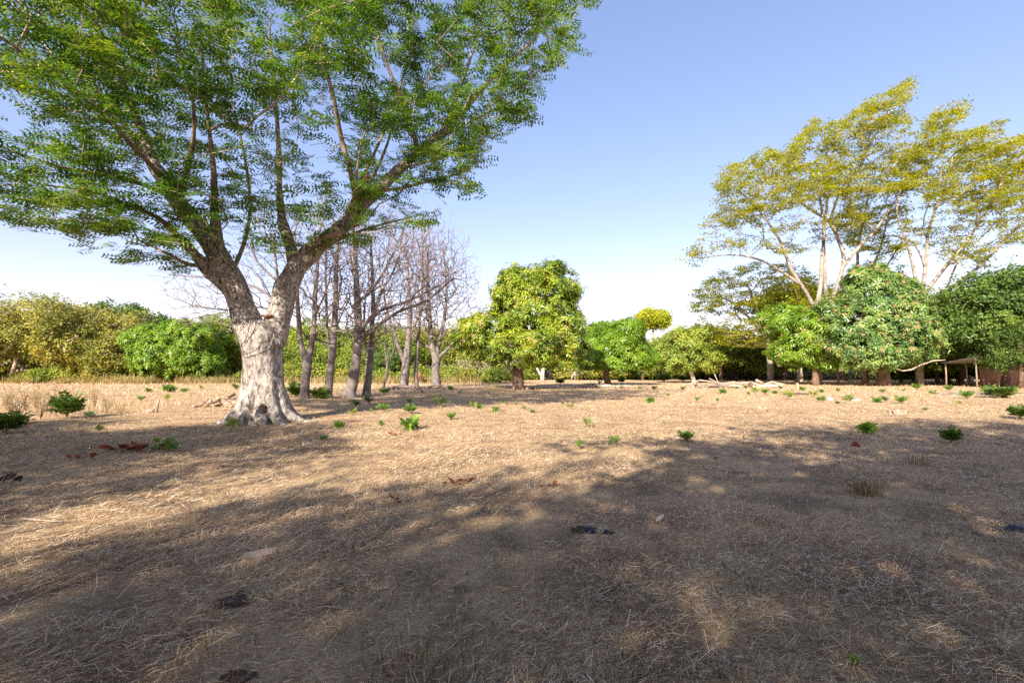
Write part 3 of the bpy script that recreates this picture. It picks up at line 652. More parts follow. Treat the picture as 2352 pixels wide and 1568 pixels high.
# ------------------------------------------------------------------ bare trees in a row
def skel_tree(name, label, cat, o, mains, targets, lo, matT, matB, group=None, tip=0.009, seg=0.5, leaf=None, k=.12, up=.15, wob=.1, cur=.28, thr=.07, per=0, L=.5, tpl=None, lift=(-.15, .2), tilt=.22):
    """mains: list of (points (x,y,diam_px,Y), parent_hint or None)"""
    t = thing(name, label, cat, tuple(o), 0, group); sk = Skel()
    for i, pts in enumerate(mains):
        if i == 0: limb(sk, pts)
        else: limb(sk, pts[1:], sk.near(pt(pts[0][0], pts[0][1], pts[0][3])))
    sk.P[0, 2] = min(sk.P[0, 2], o[2] - .1)
    tips = sk.grow(targets, lo=lo, seg=seg, k=k, up=up, wob=wob, cur=cur)
    sk.radii(tip, 2.25, .55)
    main_chain = set(); big = []; small = []
    for n_, ch in enumerate(sk.chains()):
        r = sk.r[ch].copy(); P = sk.P[ch] - o
        if sk.fix[ch[1]] == 0: r[0] = min(r[0], r[1] * 1.15)
        m = r.max()
        if n_ == 0 or m >= thr: big.append((n_, tube(P, r, 12 if m > .2 else 8)))
        else: small.append(tube(P, r, 3 if m < .03 else 5, cap=False))
    for n_, (v, f) in big: link('trunk' if n_ == 0 else 'limb', mesh('trunk', v, f, matT, True), t)
    if small: v, f = join(small); tag(link('branches', mesh('branches', v, f, matB, True), t), kind='stuff')
    if leaf: v, f = sprays(sk, tips, per, L, tpl, lift=lift, tilt=tilt, back=1.5); tag(link('crown', mesh('crown', v - o, f, leaf), t), kind='stuff')
    return t
def flare(pts):   # widen the foot of the first chain
    x, y, d, Y = pts[0]; return [(x, y + 6, d * 1.3, Y), (x, y - 6, d * 1.06, Y)] + pts[1:]
def bare(label, mains, sil, n, dY, group='leafless grey trees standing in a row', **kw):
    x, y, d, Y = mains[0][0]; p = pt(x, y, Y); o = np.array((p[0], Y, ghs(p[0], Y)))
    T = sample_sil(sil, int(n * 4.2), lambda a, b, rd: Y + dY * rd.uniform(-1, 1)) + rng.normal(size=(int(n * 4.2), 3)) * (.5, .4, .55) * Y / 30
    mains = [[(a, b, c * .74, q) for a, b, c, q in m_] for m_ in mains]; kw['tip'] = kw.get('tip', .009) * 1.3; kw['wob'] = .03; kw['up'] = -.12; kw['cur'] = .10; kw['k'] = .30; kw['seg'] = .6
    cx_ = sum(q[0] for q in sil) / len(sil); sil = [(cx_ + (a - cx_) * 1.12, b - (14 if b < 650 else 0)) for a, b in sil]
    mains = [flare(mains[0])] + mains[1:]
    skel_tree('bare_tree', label, 'tree', o, mains, T, 9, M['bare_bark'], M['bare_twig'], group, **kw)
def Ys(pts, Y, dy=0): return [(x, y, d, Y + dy * i) for i, (x, y, d) in enumerate(pts)]
bare('slender leafless tree half hidden behind the huge trunk, with long bare branches reaching left', [Ys([(648, 908, 15), (646, 850, 13), (646, 780, 12), (642, 700, 10), (636, 620, 8), (625, 540, 6)], 30), Ys([(642, 740, 8), (600, 705, 6), (520, 712, 5), (440, 700, 3)], 30, -.2), Ys([(640, 690, 8), (590, 660, 6), (500, 640, 4), (400, 632, 3)], 30, .2), Ys([(636, 640, 7), (590, 600, 6), (575, 540, 4)], 30)],
     [(340, 625), (420, 690), (380, 735), (520, 745), (600, 720), (640, 500), (600, 470), (560, 560), (480, 620)], 210, 2.0, k=.05)
bare('leafless grey tree forking low into two even stems, nearest the huge trunk', [Ys([(700, 914, 27), (702, 870, 25), (705, 838, 28)], 28) + Ys([(694, 800, 16), (687, 750, 13), (683, 690, 12), (681, 620, 9), (676, 540, 6)], 28), Ys([(705, 838, 28), (713, 805, 18), (721, 750, 15), (724, 680, 13), (730, 600, 9), (735, 520, 6)], 28, .1)],
     [(620, 640), (640, 740), (690, 700), (740, 730), (800, 640), (770, 520), (700, 480), (640, 500)], 220, 2.2)
bare('leafless grey tree with two close parallel stems, second from the low-forked one', [Ys([(753, 910, 26), (758, 860, 24), (764, 800, 22), (769, 740, 19), (771, 670, 15), (773, 600, 11), (780, 510, 7)], 28.6), Ys([(761, 825, 14), (752, 770, 9), (750, 700, 8), (748, 620, 6), (750, 540, 4)], 28.6, -.15), Ys([(766, 800, 9), (735, 782, 8), (700, 770, 5)], 28.6, -.1)],
     [(690, 620), (700, 760), (760, 740), (840, 760), (850, 620), (820, 500), (750, 460), (700, 500)], 240, 2.4)
bare('thickest leafless grey tree, leaning right at its flared foot, with big low limbs reaching right', [Ys([(803, 908, 38), (812, 870, 32), (820, 810, 28), (823, 740, 24), (820, 670, 19), (816, 600, 14), (812, 520, 8)], 29.5), Ys([(826, 790, 16), (862, 752, 12), (915, 716, 10), (980, 690, 8), (1040, 640, 5)], 29.5, -.3), Ys([(824, 752, 14), (870, 715, 11), (940, 690, 8), (1010, 655, 5)], 29.5, .2), Ys([(822, 700, 12), (850, 670, 10), (890, 610, 7), (920, 540, 5)], 29.5)],
     [(740, 640), (760, 740), (840, 780), (960, 740), (1080, 690), (1060, 600), (930, 490), (820, 440), (750, 500)], 380, 2.6)
bare('leafless grey tree just behind the thickest one, splitting in a narrow fork', [Ys([(842, 908, 25), (846, 860, 23), (849, 825, 24)], 31) + Ys([(853, 780, 15), (857, 700, 13), (855, 620, 10), (850, 540, 6)], 31), Ys([(849, 828, 14), (842, 800, 9), (836, 760, 7), (838, 700, 5)], 31), Ys([(857, 720, 12), (876, 670, 9), (905, 620, 6), (925, 560, 4)], 31)],
     [(790, 620), (800, 740), (880, 760), (950, 680), (950, 560), (880, 480), (810, 500)], 240, 2.2)
bare('leafless grey tree with a V of two heavy stems, left of the thin straight one', [Ys([(928, 890, 27), (931, 850, 25), (934, 825, 26)], 44) + Ys([(938, 780, 17), (941, 720, 14), (938, 650, 10), (932, 570, 6)], 44), Ys([(931, 838, 18), (915, 795, 12), (902, 755, 10), (888, 710, 7), (878, 650, 5)], 44), Ys([(938, 780, 9), (955, 740, 8), (975, 690, 5)], 44)],
     [(860, 620), (870, 760), (920, 730), (1000, 740), (1010, 600), (960, 515), (900, 520)], 300, 3.2, tip=.012)
bare('thin straight leafless tree between two forked ones', [Ys([(957, 890, 13), (955, 845, 12), (960, 790, 10), (965, 720, 8), (972, 640, 6), (970, 560, 4)], 45)],
     [(930, 600), (935, 740), (1000, 750), (1020, 600), (980, 510), (940, 520)], 170, 2.5, tip=.012)
bare('rightmost leafless tree, its pinkish trunk splitting into spreading stems', [Ys([(1002, 885, 27), (1000, 850, 24), (1002, 825, 26)], 46) + Ys([(992, 790, 17), (988, 740, 13), (984, 670, 10), (982, 590, 6)], 46), Ys([(1003, 825, 18), (1010, 780, 13), (1022, 720, 10), (1025, 640, 7), (1015, 560, 4)], 46), Ys([(1004, 828, 14), (1030, 800, 10), (1055, 770, 7), (1085, 730, 4)], 46), Ys([(1000, 805, 9), (972, 790, 8), (948, 775, 5)], 46)],
     [(950, 600), (955, 740), (1000, 760), (1080, 750), (1105, 660), (1075, 590), (1040, 530), (980, 500)], 400, 3.6, tip=.012)
bare('small leafless sapling with a curved stem, in front of the far hedge', [Ys([(882, 890, 8), (887, 860, 7), (889, 835, 6), (884, 800, 3), (884, 770, 2)], 42), Ys([(889, 836, 5), (900, 815, 3), (908, 790, 2)], 42)],
     [(870, 760), (872, 820), (910, 820), (915, 770), (890, 740)], 30, 1.0, tip=.008, group='leafless saplings')

# ------------------------------------------------------------------ tall feathery trees at the right
def feather(label, mains, sils, leafmat, per, L, barkm=None, seg=1.2, tpl=None, tip=.02, name='feathery_tree', lo=9, k=.10):
    x, y, d, Y = mains[0][0]; p = pt(x, y, Y); o = np.array((p[0], Y, ghs(p[0], Y)))
    mains = [[(a, b, c * .62, q) for a, b, c, q in m_] for m_ in mains]
    T = [sample_sil(s, int(n * 1.5), (lambda a, b, rd, q=Y + dc, h=dY: q + h * rd.uniform(-1, 1)), lambda p_, x_, y_: mnoise.noise(Vector((p_[0] * .2, p_[1] * .2, p_[2] * .5))) > -0.02 or rng.uniform() < .15) for s, n, dc, dY in sils]
    T = np.concatenate(T)
    skel_tree(name, label, 'tree', o, mains, T, lo, barkm or M['grey_bark'], barkm or M['grey_bark'], None, tip=tip * 1.2, seg=seg, leaf=leafmat, per=per, L=L, tpl=tpl or TPL_COARSE, thr=.16, k=k, tilt=.35, lift=(-.2, .35))
feather('tallest feathery tree at the right, white branching limbs under a broad yellow-green crown',
    [Ys([(1880, 872, 26), (1878, 800, 24), (1876, 720, 22)], 58) + Ys([(1884, 660, 15), (1888, 600, 13), (1893, 530, 11), (1900, 460, 9), (1905, 380, 7), (1930, 300, 5)], 58),
     Ys([(1872, 720, 20), (1852, 672, 13), (1818, 620, 12), (1795, 560, 10), (1770, 520, 8), (1740, 480, 6), (1700, 440, 4)], 58, -.5),
     Ys([(1840, 660, 12), (1790, 620, 9), (1740, 595, 8), (1680, 585, 5), (1610, 592, 3)], 58, -.8),
     Ys([(1930, 560, 10), (1950, 540, 14)], 59)[:1] + Ys([(1900, 700, 14), (1925, 650, 14), (1938, 595, 13), (1925, 550, 12), (1905, 510, 11), (1860, 480, 9), (1820, 450, 7), (1790, 400, 5)], 59, .3),
     Ys([(1938, 600, 12), (1975, 565, 11), (2010, 530, 9), (2050, 470, 7), (2100, 410, 5), (2150, 350, 4)], 59, .6),
     Ys([(1905, 510, 10), (1930, 440, 9), (1970, 380, 7), (2010, 310, 5), (2060, 240, 3)], 59, -.4),
     Ys([(1895, 520, 9), (1880, 440, 8), (1855, 380, 6), (1820, 330, 4)], 58, .4)],
    [([(1640, 430), (1650, 385), (1700, 370), (1765, 335), (1790, 355), (1850, 300), (1872, 262), (1890, 285), (1965, 250), (2000, 225), (2050, 190), (2095, 182), (2105, 205), (2080, 245), (2110, 300), (2140, 400), (2050, 450), (1950, 440), (1850, 470), (1750, 480), (1700, 500), (1640, 470)], 900, 0, 6),
     ([(1562, 595), (1600, 615), (1660, 575), (1740, 560), (1800, 590), (1900, 560), (2000, 500), (1950, 440), (1750, 470), (1640, 470), (1610, 520)], 230, 0, 5)],
    M['yellow_leaf'], 12, .64)
feather('feathery tree at the right edge, pale limbs fanning up from behind the flowering mango',
    [Ys([(2112, 870, 26), (2110, 800, 24), (2112, 720, 22)], 56) + Ys([(2105, 660, 12), (2095, 600, 11), (2080, 550, 8), (2060, 480, 6), (2080, 400, 5), (2120, 330, 3)], 56),
     Ys([(2112, 725, 20), (2120, 660, 14), (2128, 590, 12), (2135, 520, 9), (2170, 430, 6), (2190, 350, 4)], 56, .3),
     Ys([(2118, 690, 14), (2150, 640, 13), (2190, 590, 11), (2230, 540, 9), (2270, 480, 7), (2300, 420, 5)], 56, -.4),
     Ys([(2112, 740, 18), (2140, 700, 15), (2190, 655, 13), (2240, 620, 11), (2290, 570, 9), (2340, 520, 7), (2400, 470, 4)], 56, .5),
     Ys([(2190, 655, 10), (2200, 600, 7), (2250, 510, 6), (2330, 400, 4)], 56),
     Ys([(2130, 600, 9), (2100, 560, 7), (2050, 540, 5)], 56, .5)],
    [([(2060, 420), (2110, 330), (2140, 250), (2160, 242), (2230, 228), (2215, 265), (2180, 300), (2230, 300), (2310, 268), (2315, 285), (2280, 320), (2352, 310), (2460, 300), (2520, 420), (2420, 500), (2300, 480), (2200, 470), (2120, 450)], 900, 0, 6),
     ([(2040, 620), (2100, 460), (2250, 480), (2430, 500), (2440, 560), (2352, 560), (2290, 560), (2260, 640), (2180, 600), (2090, 560)], 200, 0, 5)],
    M['yellow_leaf'], 12, .64)
feather('slim feathery tree seen between the two tall ones, thin dark stems',
    [Ys([(1990, 870, 14), (1985, 760, 12), (1975, 650, 11), (1970, 580, 9), (1985, 500, 7), (2000, 420, 4)], 66), Ys([(1975, 650, 9), (2010, 600, 8), (2030, 540, 6), (2045, 470, 4)], 66, .5), Ys([(1978, 660, 9), (2020, 630, 8), (2050, 590, 5)], 66, -.5)],
    [([(1900, 520), (1960, 430), (2080, 420), (2100, 520), (2060, 610), (1960, 580)], 240, 0, 5)], M['yellow_leaf'], 12, .7, M['bare_bark'])
feather('low wide feathery tree left of the tallest one, drooping yellow-green layers',
    [Ys([(1770, 866, 24), (1768, 830, 20), (1762, 780, 18), (1750, 740, 13), (1735, 700, 9), (1720, 660, 6)], 68), Ys([(1760, 775, 12), (1725, 735, 9), (1690, 700, 7), (1650, 680, 4)], 68, -.8), Ys([(1764, 780, 12), (1790, 730, 9), (1820, 690, 6), (1840, 650, 4)], 68, .6), Ys([(1765, 790, 9), (1700, 768, 7), (1650, 770, 4)], 68, -1)],
    [([(1580, 700), (1600, 660), (1650, 620), (1730, 600), (1830, 605), (1890, 640), (1900, 720), (1860, 780), (1800, 800), (1720, 800), (1640, 790), (1590, 740)], 620, 0, 6)], M['yellow_leaf'], 13, .7)

# ------------------------------------------------------------------ dense crowned trees (mangoes and others) built from lumps
ROS = [rosette_tpl(7, .28, s) for s in range(3)]; DRO = [rosette_tpl(8, .16, 9 + s, .9, -.2) for s in range(2)]; CL = [clump_tpl(8, .5, s) for s in range(4)]
def blob_px(Y, spec):   # (px,py,rx,ry, dY, depth radius in m) -> ellipsoids
    out = []
    for x, y, rx, ry, dY, rd in spec:
        c = pt(x, y, Y + dY); s = (Y + dY) / FPX; out.append((c[0], c[1], c[2], rx * s, rd, ry * s))
    return out
def satel(B, k=7, f=.42, seed=0):
    r = np.random.default_rng(len(B) * 7 + seed); out = list(B)
    for b in B:
        for d in rand_dirs(k, r):
            q = f * r.uniform(.6, 1.15); u = r.uniform(.72, .98)
            out.append((b[0] + d[0] * b[3] * u, b[1] + d[1] * b[4] * u, b[2] + d[2] * b[5] * u, b[3] * q, b[4] * q, b[5] * q * .85))
    return out
def dense(name, label, base, Y, spec, leafm, n, size, trunk, tpls, bark='brown_bark', flowers=None, low=None, group=None, lump=.16, gap=1.0):
    p = pt(base[0], base[1], Y); o = np.array((p[0], Y, ghs(p[0], Y))); t = thing(name, label, 'tree', tuple(o), 0, group)
    B = satel(blob_px(Y, spec)); P, N = blob_points(B, n, lump=lump, low=low, gap=gap, depthin=.35)
    v, f = rosettes(P, N, tpls, size); tag(link('crown', mesh('crown', v - o, f, leafm), t), kind='stuff')
    sk = Skel(); limb(sk, flare([(x, y, d, Y) for x, y, d in trunk])); sk.P[0, 2] = o[2] - .1
    T, _ = blob_points(B, 70, depthin=.7); T = T[T[:, 2] > o[2] + 1.5]; lo = max(2, sk.n - 4)
    sk.grow(T, lo=lo, seg=.8, k=.1, up=.05); sk.radii(.03, 2.2, .6); big, sm = sk.tubes(.14, o)
    for i, (a, b) in enumerate(big): link('trunk' if i == 0 else 'limb', mesh('trunk', a, b, M[bark], True), t)
    if sm: tag(link('branches', mesh('branches', sm[0], sm[1], M[bark], True), t), kind='stuff')
    if flowers:
        fm, fn, fs, tp = flowers; k = rng.choice(len(P), fn, replace=False); q = P[k] + N[k] * .22 + (0, 0, .1)
        v, f = rosettes(q, N[k], tp, fs); tag(link('flower_sprays', mesh('flower_sprays', v - o, f, fm), t), kind='stuff')
    return t
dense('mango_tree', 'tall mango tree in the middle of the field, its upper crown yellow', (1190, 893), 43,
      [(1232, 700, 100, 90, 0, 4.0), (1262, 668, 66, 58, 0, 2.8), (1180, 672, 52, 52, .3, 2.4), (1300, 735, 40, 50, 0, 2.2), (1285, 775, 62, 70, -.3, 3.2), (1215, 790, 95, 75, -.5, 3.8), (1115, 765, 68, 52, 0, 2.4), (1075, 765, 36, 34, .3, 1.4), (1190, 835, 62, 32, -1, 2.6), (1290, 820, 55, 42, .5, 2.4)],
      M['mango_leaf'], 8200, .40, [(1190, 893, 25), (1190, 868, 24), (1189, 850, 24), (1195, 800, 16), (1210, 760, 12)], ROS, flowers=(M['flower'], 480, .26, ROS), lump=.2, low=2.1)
dense('mango_tree', 'round bright green mango tree with an even dome crown, right of the tall one', (1396, 884), 56,
      [(1412, 808, 78, 66, 0, 3.8), (1408, 785, 66, 50, 0, 3.4), (1440, 822, 60, 38, 0, 3.2), (1375, 822, 58, 38, 0, 3.0)],
      M['round_leaf'], 6500, .40, [(1396, 884, 15), (1394, 870, 14), (1393, 855, 14), (1400, 830, 9)], ROS, lump=.08, low=1.9, gap=0)
dense('mango_tree', 'flowering mango tree with orange-tipped blue-green leaves before the tall feathery trees', (2030, 872), 53,
      [(2010, 700, 85, 75, 0, 4.2), (2000, 660, 55, 50, 0, 3), (2075, 760, 75, 70, 0, 4), (2040, 740, 90, 80, -1, 4), (1950, 760, 70, 70, -.6, 3.6), (2110, 790, 48, 48, .5, 3), (2010, 800, 90, 50, -1.2, 3.6), (2060, 665, 40, 34, .4, 2)],
      M['blue_leaf'], 8200, .45, [(2030, 872, 24), (2028, 850, 22), (2020, 820, 18), (2020, 790, 12)], ROS, flowers=(M['flower'], 1100, .24, ROS), lump=.22, low=1.5)
dense('mango_tree', 'bushy mango tree with pale green tips, left of the blue-green flowering one', (1873, 872), 56,
      [(1850, 760, 62, 55, 0, 3.6), (1800, 735, 50, 38, .5, 2.6), (1890, 800, 55, 48, 0, 3.2), (1830, 800, 58, 42, .6, 3), (1905, 735, 40, 40, .5, 2.5)],
      M['round_leaf'], 5600, .43, [(1873, 872, 13), (1872, 850, 12), (1868, 830, 10), (1865, 800, 8)], ROS, flowers=(M['flower'], 480, .22, ROS), lump=.22, low=1.5)
dense('cashew_tree', 'low open tree with crooked pale branches, right of the round mango', (1593, 878), 66,
      [(1575, 805, 55, 48, 0, 3.6), (1530, 815, 34, 34, 0, 2.4), (1615, 820, 38, 36, 0, 2.6), (1570, 775, 40, 26, 0, 2.4)],
      M['wood_leaf'], 1900, .55, [(1593, 880, 10), (1590, 862, 9), (1583, 840, 8), (1575, 815, 6)], ROS, bark='white_bark', lump=.2, low=1.6)
dense('round_tree', 'isolated round-topped tree rising above the far wood on bare pale stems', (1502, 868), 100,
      [(1500, 728, 38, 18, 0, 3.4), (1488, 738, 26, 16, 0, 2.6), (1515, 738, 26, 16, 0, 2.6)],
      M['yellow_leaf'], 1300, .8, [(1502, 868, 8), (1502, 820, 7), (1500, 780, 6), (1500, 752, 4)], CL, bark='white_bark', lump=.3, gap=1.6)
dense('mango_tree', 'broad dark green round tree at the far left edge of the field', (410, 878), 64,
      [(405, 800, 90, 62, 0, 4.6), (380, 790, 62, 52, -.5, 3.6), (450, 790, 58, 55, 0, 3.8), (345, 825, 42, 36, 0, 2.6), (480, 830, 35, 32, 0, 2.6)],
      M['round_leaf'], 6500, .46, [(410, 880, 14), (410, 860, 13), (408, 840, 12), (405, 815, 8)], ROS, lump=.14, low=.5)

# ------------------------------------------------------------------ the far woods: every tree copied from a few built kinds
def proto_tree(kind, blobs, leafm, n, size, tpls, trunk, bark, seed, twigs=60, lump=.25, fill=.3, low=None, thr=.1):
    r = np.random.default_rng(seed); t = thing(kind, 'tree', 'tree', (0, -900, 0))
    blobs = satel(blobs, 4, .45, seed); P, N = blob_points(blobs, n, rnd=r, lump=lump, depthin=fill, low=low, gap=.9)
    v, f = rosettes(P, N, tpls, size, r); tag(link('crown', mesh('crown', v, f, leafm), t), kind='stuff')
    sk = Skel(); sk.chain([np.array(p[:3]) for p in trunk], [p[3] for p in trunk], -1, 3); lo = max(2, sk.n - 5)
    T, _ = blob_points(blobs, twigs, rnd=r, depthin=.8, lump=lump); T = T[T[:, 2] > trunk[-2][2] * .7]
    sk.grow(T, lo=lo, seg=.7, k=.1, up=.1, rnd=r); sk.radii(.022, 2.2, .6); big, sm = sk.tubes(thr)
    if big:
        for i, (a, b) in enumerate(big[:5]): link('trunk' if i == 0 else 'limb', mesh('trunk', a, b, bark, True), t)
        sm = join([sm] + big[5:]) if sm else None
    if sm: tag(link('branches', mesh('branches', sm[0], sm[1], bark, True), t), kind='stuff')
    t['h'] = max(v[:, 2].max(), .1); return t
def rb(r, n, R_, h0, h1, rr, fl=.8):
    return [(r.uniform(-R_, R_), r.uniform(-R_, R_), r.uniform(h0, h1), rr * r.uniform(.7, 1.15), rr * r.uniform(.7, 1.15), rr * fl * r.uniform(.7, 1.1)) for _ in range(n)]
r0 = np.random.default_rng(5); PR = {}
for i in range(3):
    PR['broad', i] = proto_tree('broadleaf_tree', rb(r0, 7, 2.3, 3.2, 7.2, 2.7), M['wood_leaf'], 3200, .46, CL, [(0, 0, -.2, .3), (.1, 0, 1.2, .22), (.2, .1, 3, .18), (.1, .2, 5, .1)], M['brown_bark'], 20 + i, lump=.28)
    PR['scrub', i] = proto_tree('scrub_tree', rb(r0, 9, 2.7, 1.6, 7.0, 2.2, .7), M['olive_leaf'], 2300, .42, CL, [(0, 0, -.2, .22), (.3, 0, 1.2, .18), (.5, .1, 3, .14), (.3, .2, 5, .08)], M['twig_bark'], 30 + i, 260, lump=.4, fill=.7)
for i in range(2):
    PR['dark', i] = proto_tree('dark_tree', rb(r0, 7, 2.4, 3.4, 7.0, 2.6), M['dark_leaf'], 3000, .46, CL, [(0, 0, -.2, .32), (.1, 0, 1.2, .25), (.2, .1, 3, .2), (.1, .2, 5, .1)], M['brown_bark'], 40 + i, lump=.25)
    PR['flat', i] = proto_tree('flat_topped_tree', [(x, y, 7.6 + z, 2.3, 2.3, .75) for x, y, z in ((0, 0, .6), (-2.6, .4, -.4), (2.5, -.3, -.3), (1, 2, 0), (-1, -2, 0), (4, 1, -1), (-4.2, -.6, -1.2))], M['yellow_leaf'] if i else M['dark_leaf'], 1500, .6, CL, [(0, 0, -.2, .26), (.1, 0, 1.5, .2), (.2, .1, 3.5, .16), (.1, .2, 5, .1)], M['white_bark'], 50 + i, 70)
    PR['shrub', i] = proto_tree('shrub', rb(r0, 6, 1.6, .5, 1.5, .95), (M['wood_leaf'], M['olive_leaf'])[i], 800, .38, CL, [(0, 0, -.1, .06), (.1, 0, .4, .05), (.2, .1, .8, .04), (.1, .2, 1.3, .03)], M['twig_bark'], 60 + i, 30, lump=.3)
PR['pale', 0] = proto_tree('pale_dry_bush', rb(r0, 6, 2.2, 1.0, 3.0, 1.6), M['olive_leaf'], 160, .35, CL, [(0, 0, -.1, .14), (.1, 0, .5, .12), (.2, .1, 1.0, .1), (.1, .2, 1.8, .06)], M['white_bark'], 70, 330, lump=.3, fill=.8, thr=.09)
used = set()
def place_tree(key, px, Y, top, w=1.0, label=None, group=None, x=None):
    top = top - 9 if top < 800 else top
    src = PR[key]; h = (852 - top) * Y / FPX + CAMZ; s = h / src['h']; X = (px - CXP) / FPX * Y if x is None else x
    loc = (X, Y, ghs(X, Y)); rz = rng.uniform(0, 6.28); sc = (s * w, s * w, s)
    if key not in used:
        used.add(key); src.location = loc; src.rotation_euler = (0, 0, rz); src.scale = sc; src['label'] = label
        if group: src['group'] = group
        return src
    return dup(src, loc, rz, sc, label, group)
KN = {'broad': 'leafy green tree', 'scrub': 'olive scrub tree', 'dark': 'dark green tree', 'flat': 'flat-topped tree', 'shrub': 'low leafy shrub', 'pale': 'pale dry twiggy bush'}
CT = {'shrub': 'shrub', 'pale': 'bush'}
FOREST = []
def F(kind, px, Y, top, w=1.0, zone='front'): FOREST.append((kind, px, Y, top, w, zone))
# left front of the wood
for k, px, Y, top, w in [('scrub', -70, 66, 700, 1.1), ('scrub', 25, 65, 692, 1.0), ('scrub', 95, 67, 668, 1.1), ('scrub', 170, 66, 688, 1.05), ('scrub', 232, 67, 712, 1.0), ('flat', 268, 76, 694, 1.0), ('scrub', 285, 66, 762, 1.1), ('broad', 335, 80, 752, 1.2), ('broad', 470, 74, 728, 1.1), ('broad', 535, 71, 720, 1.1), ('broad', 600, 73, 738, 1.2), ('broad', 665, 72, 744, 1.1), ('broad', 725, 74, 733, 1.1), ('dark', 800, 78, 748, 1.1), ('broad', 790, 72, 768, 1.2), ('broad', 862, 73, 742, 1.1), ('dark', 880, 69, 800, 1.2), ('broad', 925, 74, 748, 1.2), ('scrub', 985, 76, 746, 1.2), ('broad', 1040, 77, 752, 1.1), ('broad', 1095, 80, 765, 1.2)]: F(k, px, Y, top, w, 'left')
for px in range(-160, 1160, 62): F('broad' if (px // 62) % 3 else 'scrub', px + rng.uniform(-12, 12), 88 + rng.uniform(-4, 6), 752 + rng.uniform(-10, 14) - (30 if px < 240 else 0), 1.35, 'back')
# centre
for k, px, Y, top, w in [('broad', 1475, 84, 778, 1.0), ('broad', 1530, 92, 776, 1.1), ('broad', 1440, 96, 772, 1.2), ('broad', 1350, 100, 790, 1.2), ('broad', 1270, 98, 800, 1.2), ('broad', 1190, 95, 790, 1.2), ('broad', 1590, 88, 748, 1.1), ('broad', 1655, 80, 745, 1.1), ('dark', 1620, 92, 775, 1.2), ('dark', 1690, 86, 790, 1.3)]: F(k, px, Y, top, w, 'centre')
# right
for k, px, Y, top, w in [('broad', 1740, 84, 770, 1.3), ('dark', 1800, 80, 765, 1.3), ('dark', 1870, 78, 750, 1.3), ('broad', 1940, 76, 745, 1.3), ('dark', 2030, 74, 740, 1.3), ('flat', 1835, 74, 650, 1.0), ('scrub', 2165, 68, 672, 1.1), ('scrub', 2225, 70, 664, 1.1), ('dark', 2150, 60, 742, 1.1), ('broad', 2205, 57, 735, 1.15), ('broad', 2265, 62, 690, 1.0), ('dark', 2305, 50, 612, .95), ('dark', 2372, 47, 592, 1.0), ('dark', 2350, 46, 735, 1.0), ('dark', 2450, 50, 600, 1.0), ('dark', 2100, 72, 720, 1.3), ('dark', 2540, 52, 620, 1.1)]: F(k, px, Y, top, w, 'right')
for px in range(1640, 2620, 75): F('broad', px, 98 + rng.uniform(-4, 4), 765 + rng.uniform(-12, 12), 1.5, 'back')
for px in range(-150, 1180, 46): F('shrub', px + rng.uniform(-15, 15), 66 + rng.uniform(-1, 4), 846 - rng.uniform(0, 18), 1.4, 'foot')
for px in range(1100, 1750, 50): F('shrub', px + rng.uniform(-15, 15), 92 + rng.uniform(-3, 4), 838 - rng.uniform(0, 12), 2.0, 'hedge')
for px in range(1700, 2480, 45): F('shrub', px + rng.uniform(-15, 15), 104 + rng.uniform(-3, 4), 832 - rng.uniform(0, 12), 2.4, 'behind')
for px, top in ((1062, 822), (1105, 815), (1020, 828), (1150, 820)): F('pale', px, 70 + rng.uniform(-2, 2), top, 1.1, 'left')
F('pale', 2200, 62, 748, 1.2, 'right')
ZT = {'left': ('at the front of the left wood', 'trees along the front of the far woods'), 'back': ('in the back row of the far wood', 'trees in the back row of the far woods'), 'centre': ('in the wood behind the mango trees', 'trees along the front of the far woods'), 'right': ('in the shady wood at the right', 'trees along the front of the far woods'), 'foot': ('at the foot of the left wood', 'shrubs along the field edge'), 'hedge': ('in the hedge behind the cattle', 'shrubs along the field edge'), 'behind': ('behind the right wood', 'shrubs along the field edge')}
FOREST.sort(key=lambda a: a[1] if True else 0); cnt = {}
for k, px, Y, top, w, zone in FOREST:
    i = cnt.get((k, zone), 0); cnt[k, zone] = i + 1; nv = sum(1 for q in PR if q[0] == k)
    key = (k, i % nv)
    if k == 'flat': key = (k, 0 if px < 600 else 1)
    od = ORD[i] if i < len(ORD) else 'last'
    place_tree(key, px, Y, top, w, '%s %s, %s from the left' % (KN[k], ZT[zone][0].replace('hazy ', ''), od), ZT[zone][1])['category'] = CT.get(k, 'tree')

# palm at the right edge
def palm():
    X, Y = 2345, 46; p = pt(X, 870, Y); o = np.array((p[0], Y, ghs(p[0], Y)))
    t = thing('palm_tree', 'small palm with a reddish trunk and yellowing fronds at the right edge', 'tree', tuple(o))
    P = np.array([(0, 0, -.1), (.1, 0, 2), (.05, 0, 4), (-.1, 0, 6.3)]); v, f = tube(P, [.2, .16, .14, .13], 9); link('trunk', mesh('trunk', v, f, M['brown_bark'], True), t)
    r = np.random.default_rng(3)
    for i in range(13):
        a = 6.28 * i / 13 + r.uniform(-.2, .2); e = r.uniform(.1, .9); q = []; c = P[-1].copy(); d = np.array((math.cos(a) * math.cos(e), math.sin(a) * math.cos(e), math.sin(e)))
        side = np.array((-math.sin(a), math.cos(a), 0)); pts = []
        for j in range(12):
            pts.append(c.copy()); c = c + d * .26; d = d + (0, 0, -.13); d /= np.linalg.norm(d)
            if j > 1:
                for s in (-1, 1): q.append(rhomb(c, c + side * s * .62 * (1 - abs(j - 6) / 9) + d * .25 + (0, 0, -.22), .07, (0, 0, 1)))
        v, f = tube(np.array(pts), .02, 4); V = np.concatenate([v] + q); FF = np.concatenate([f, len(v) + np.arange(len(q) * 4).reshape(-1, 4)])
        link('frond', mesh('frond', V, FF, M['yellow_leaf'] if i % 4 == 0 else M['wood_leaf']), t)
palm()

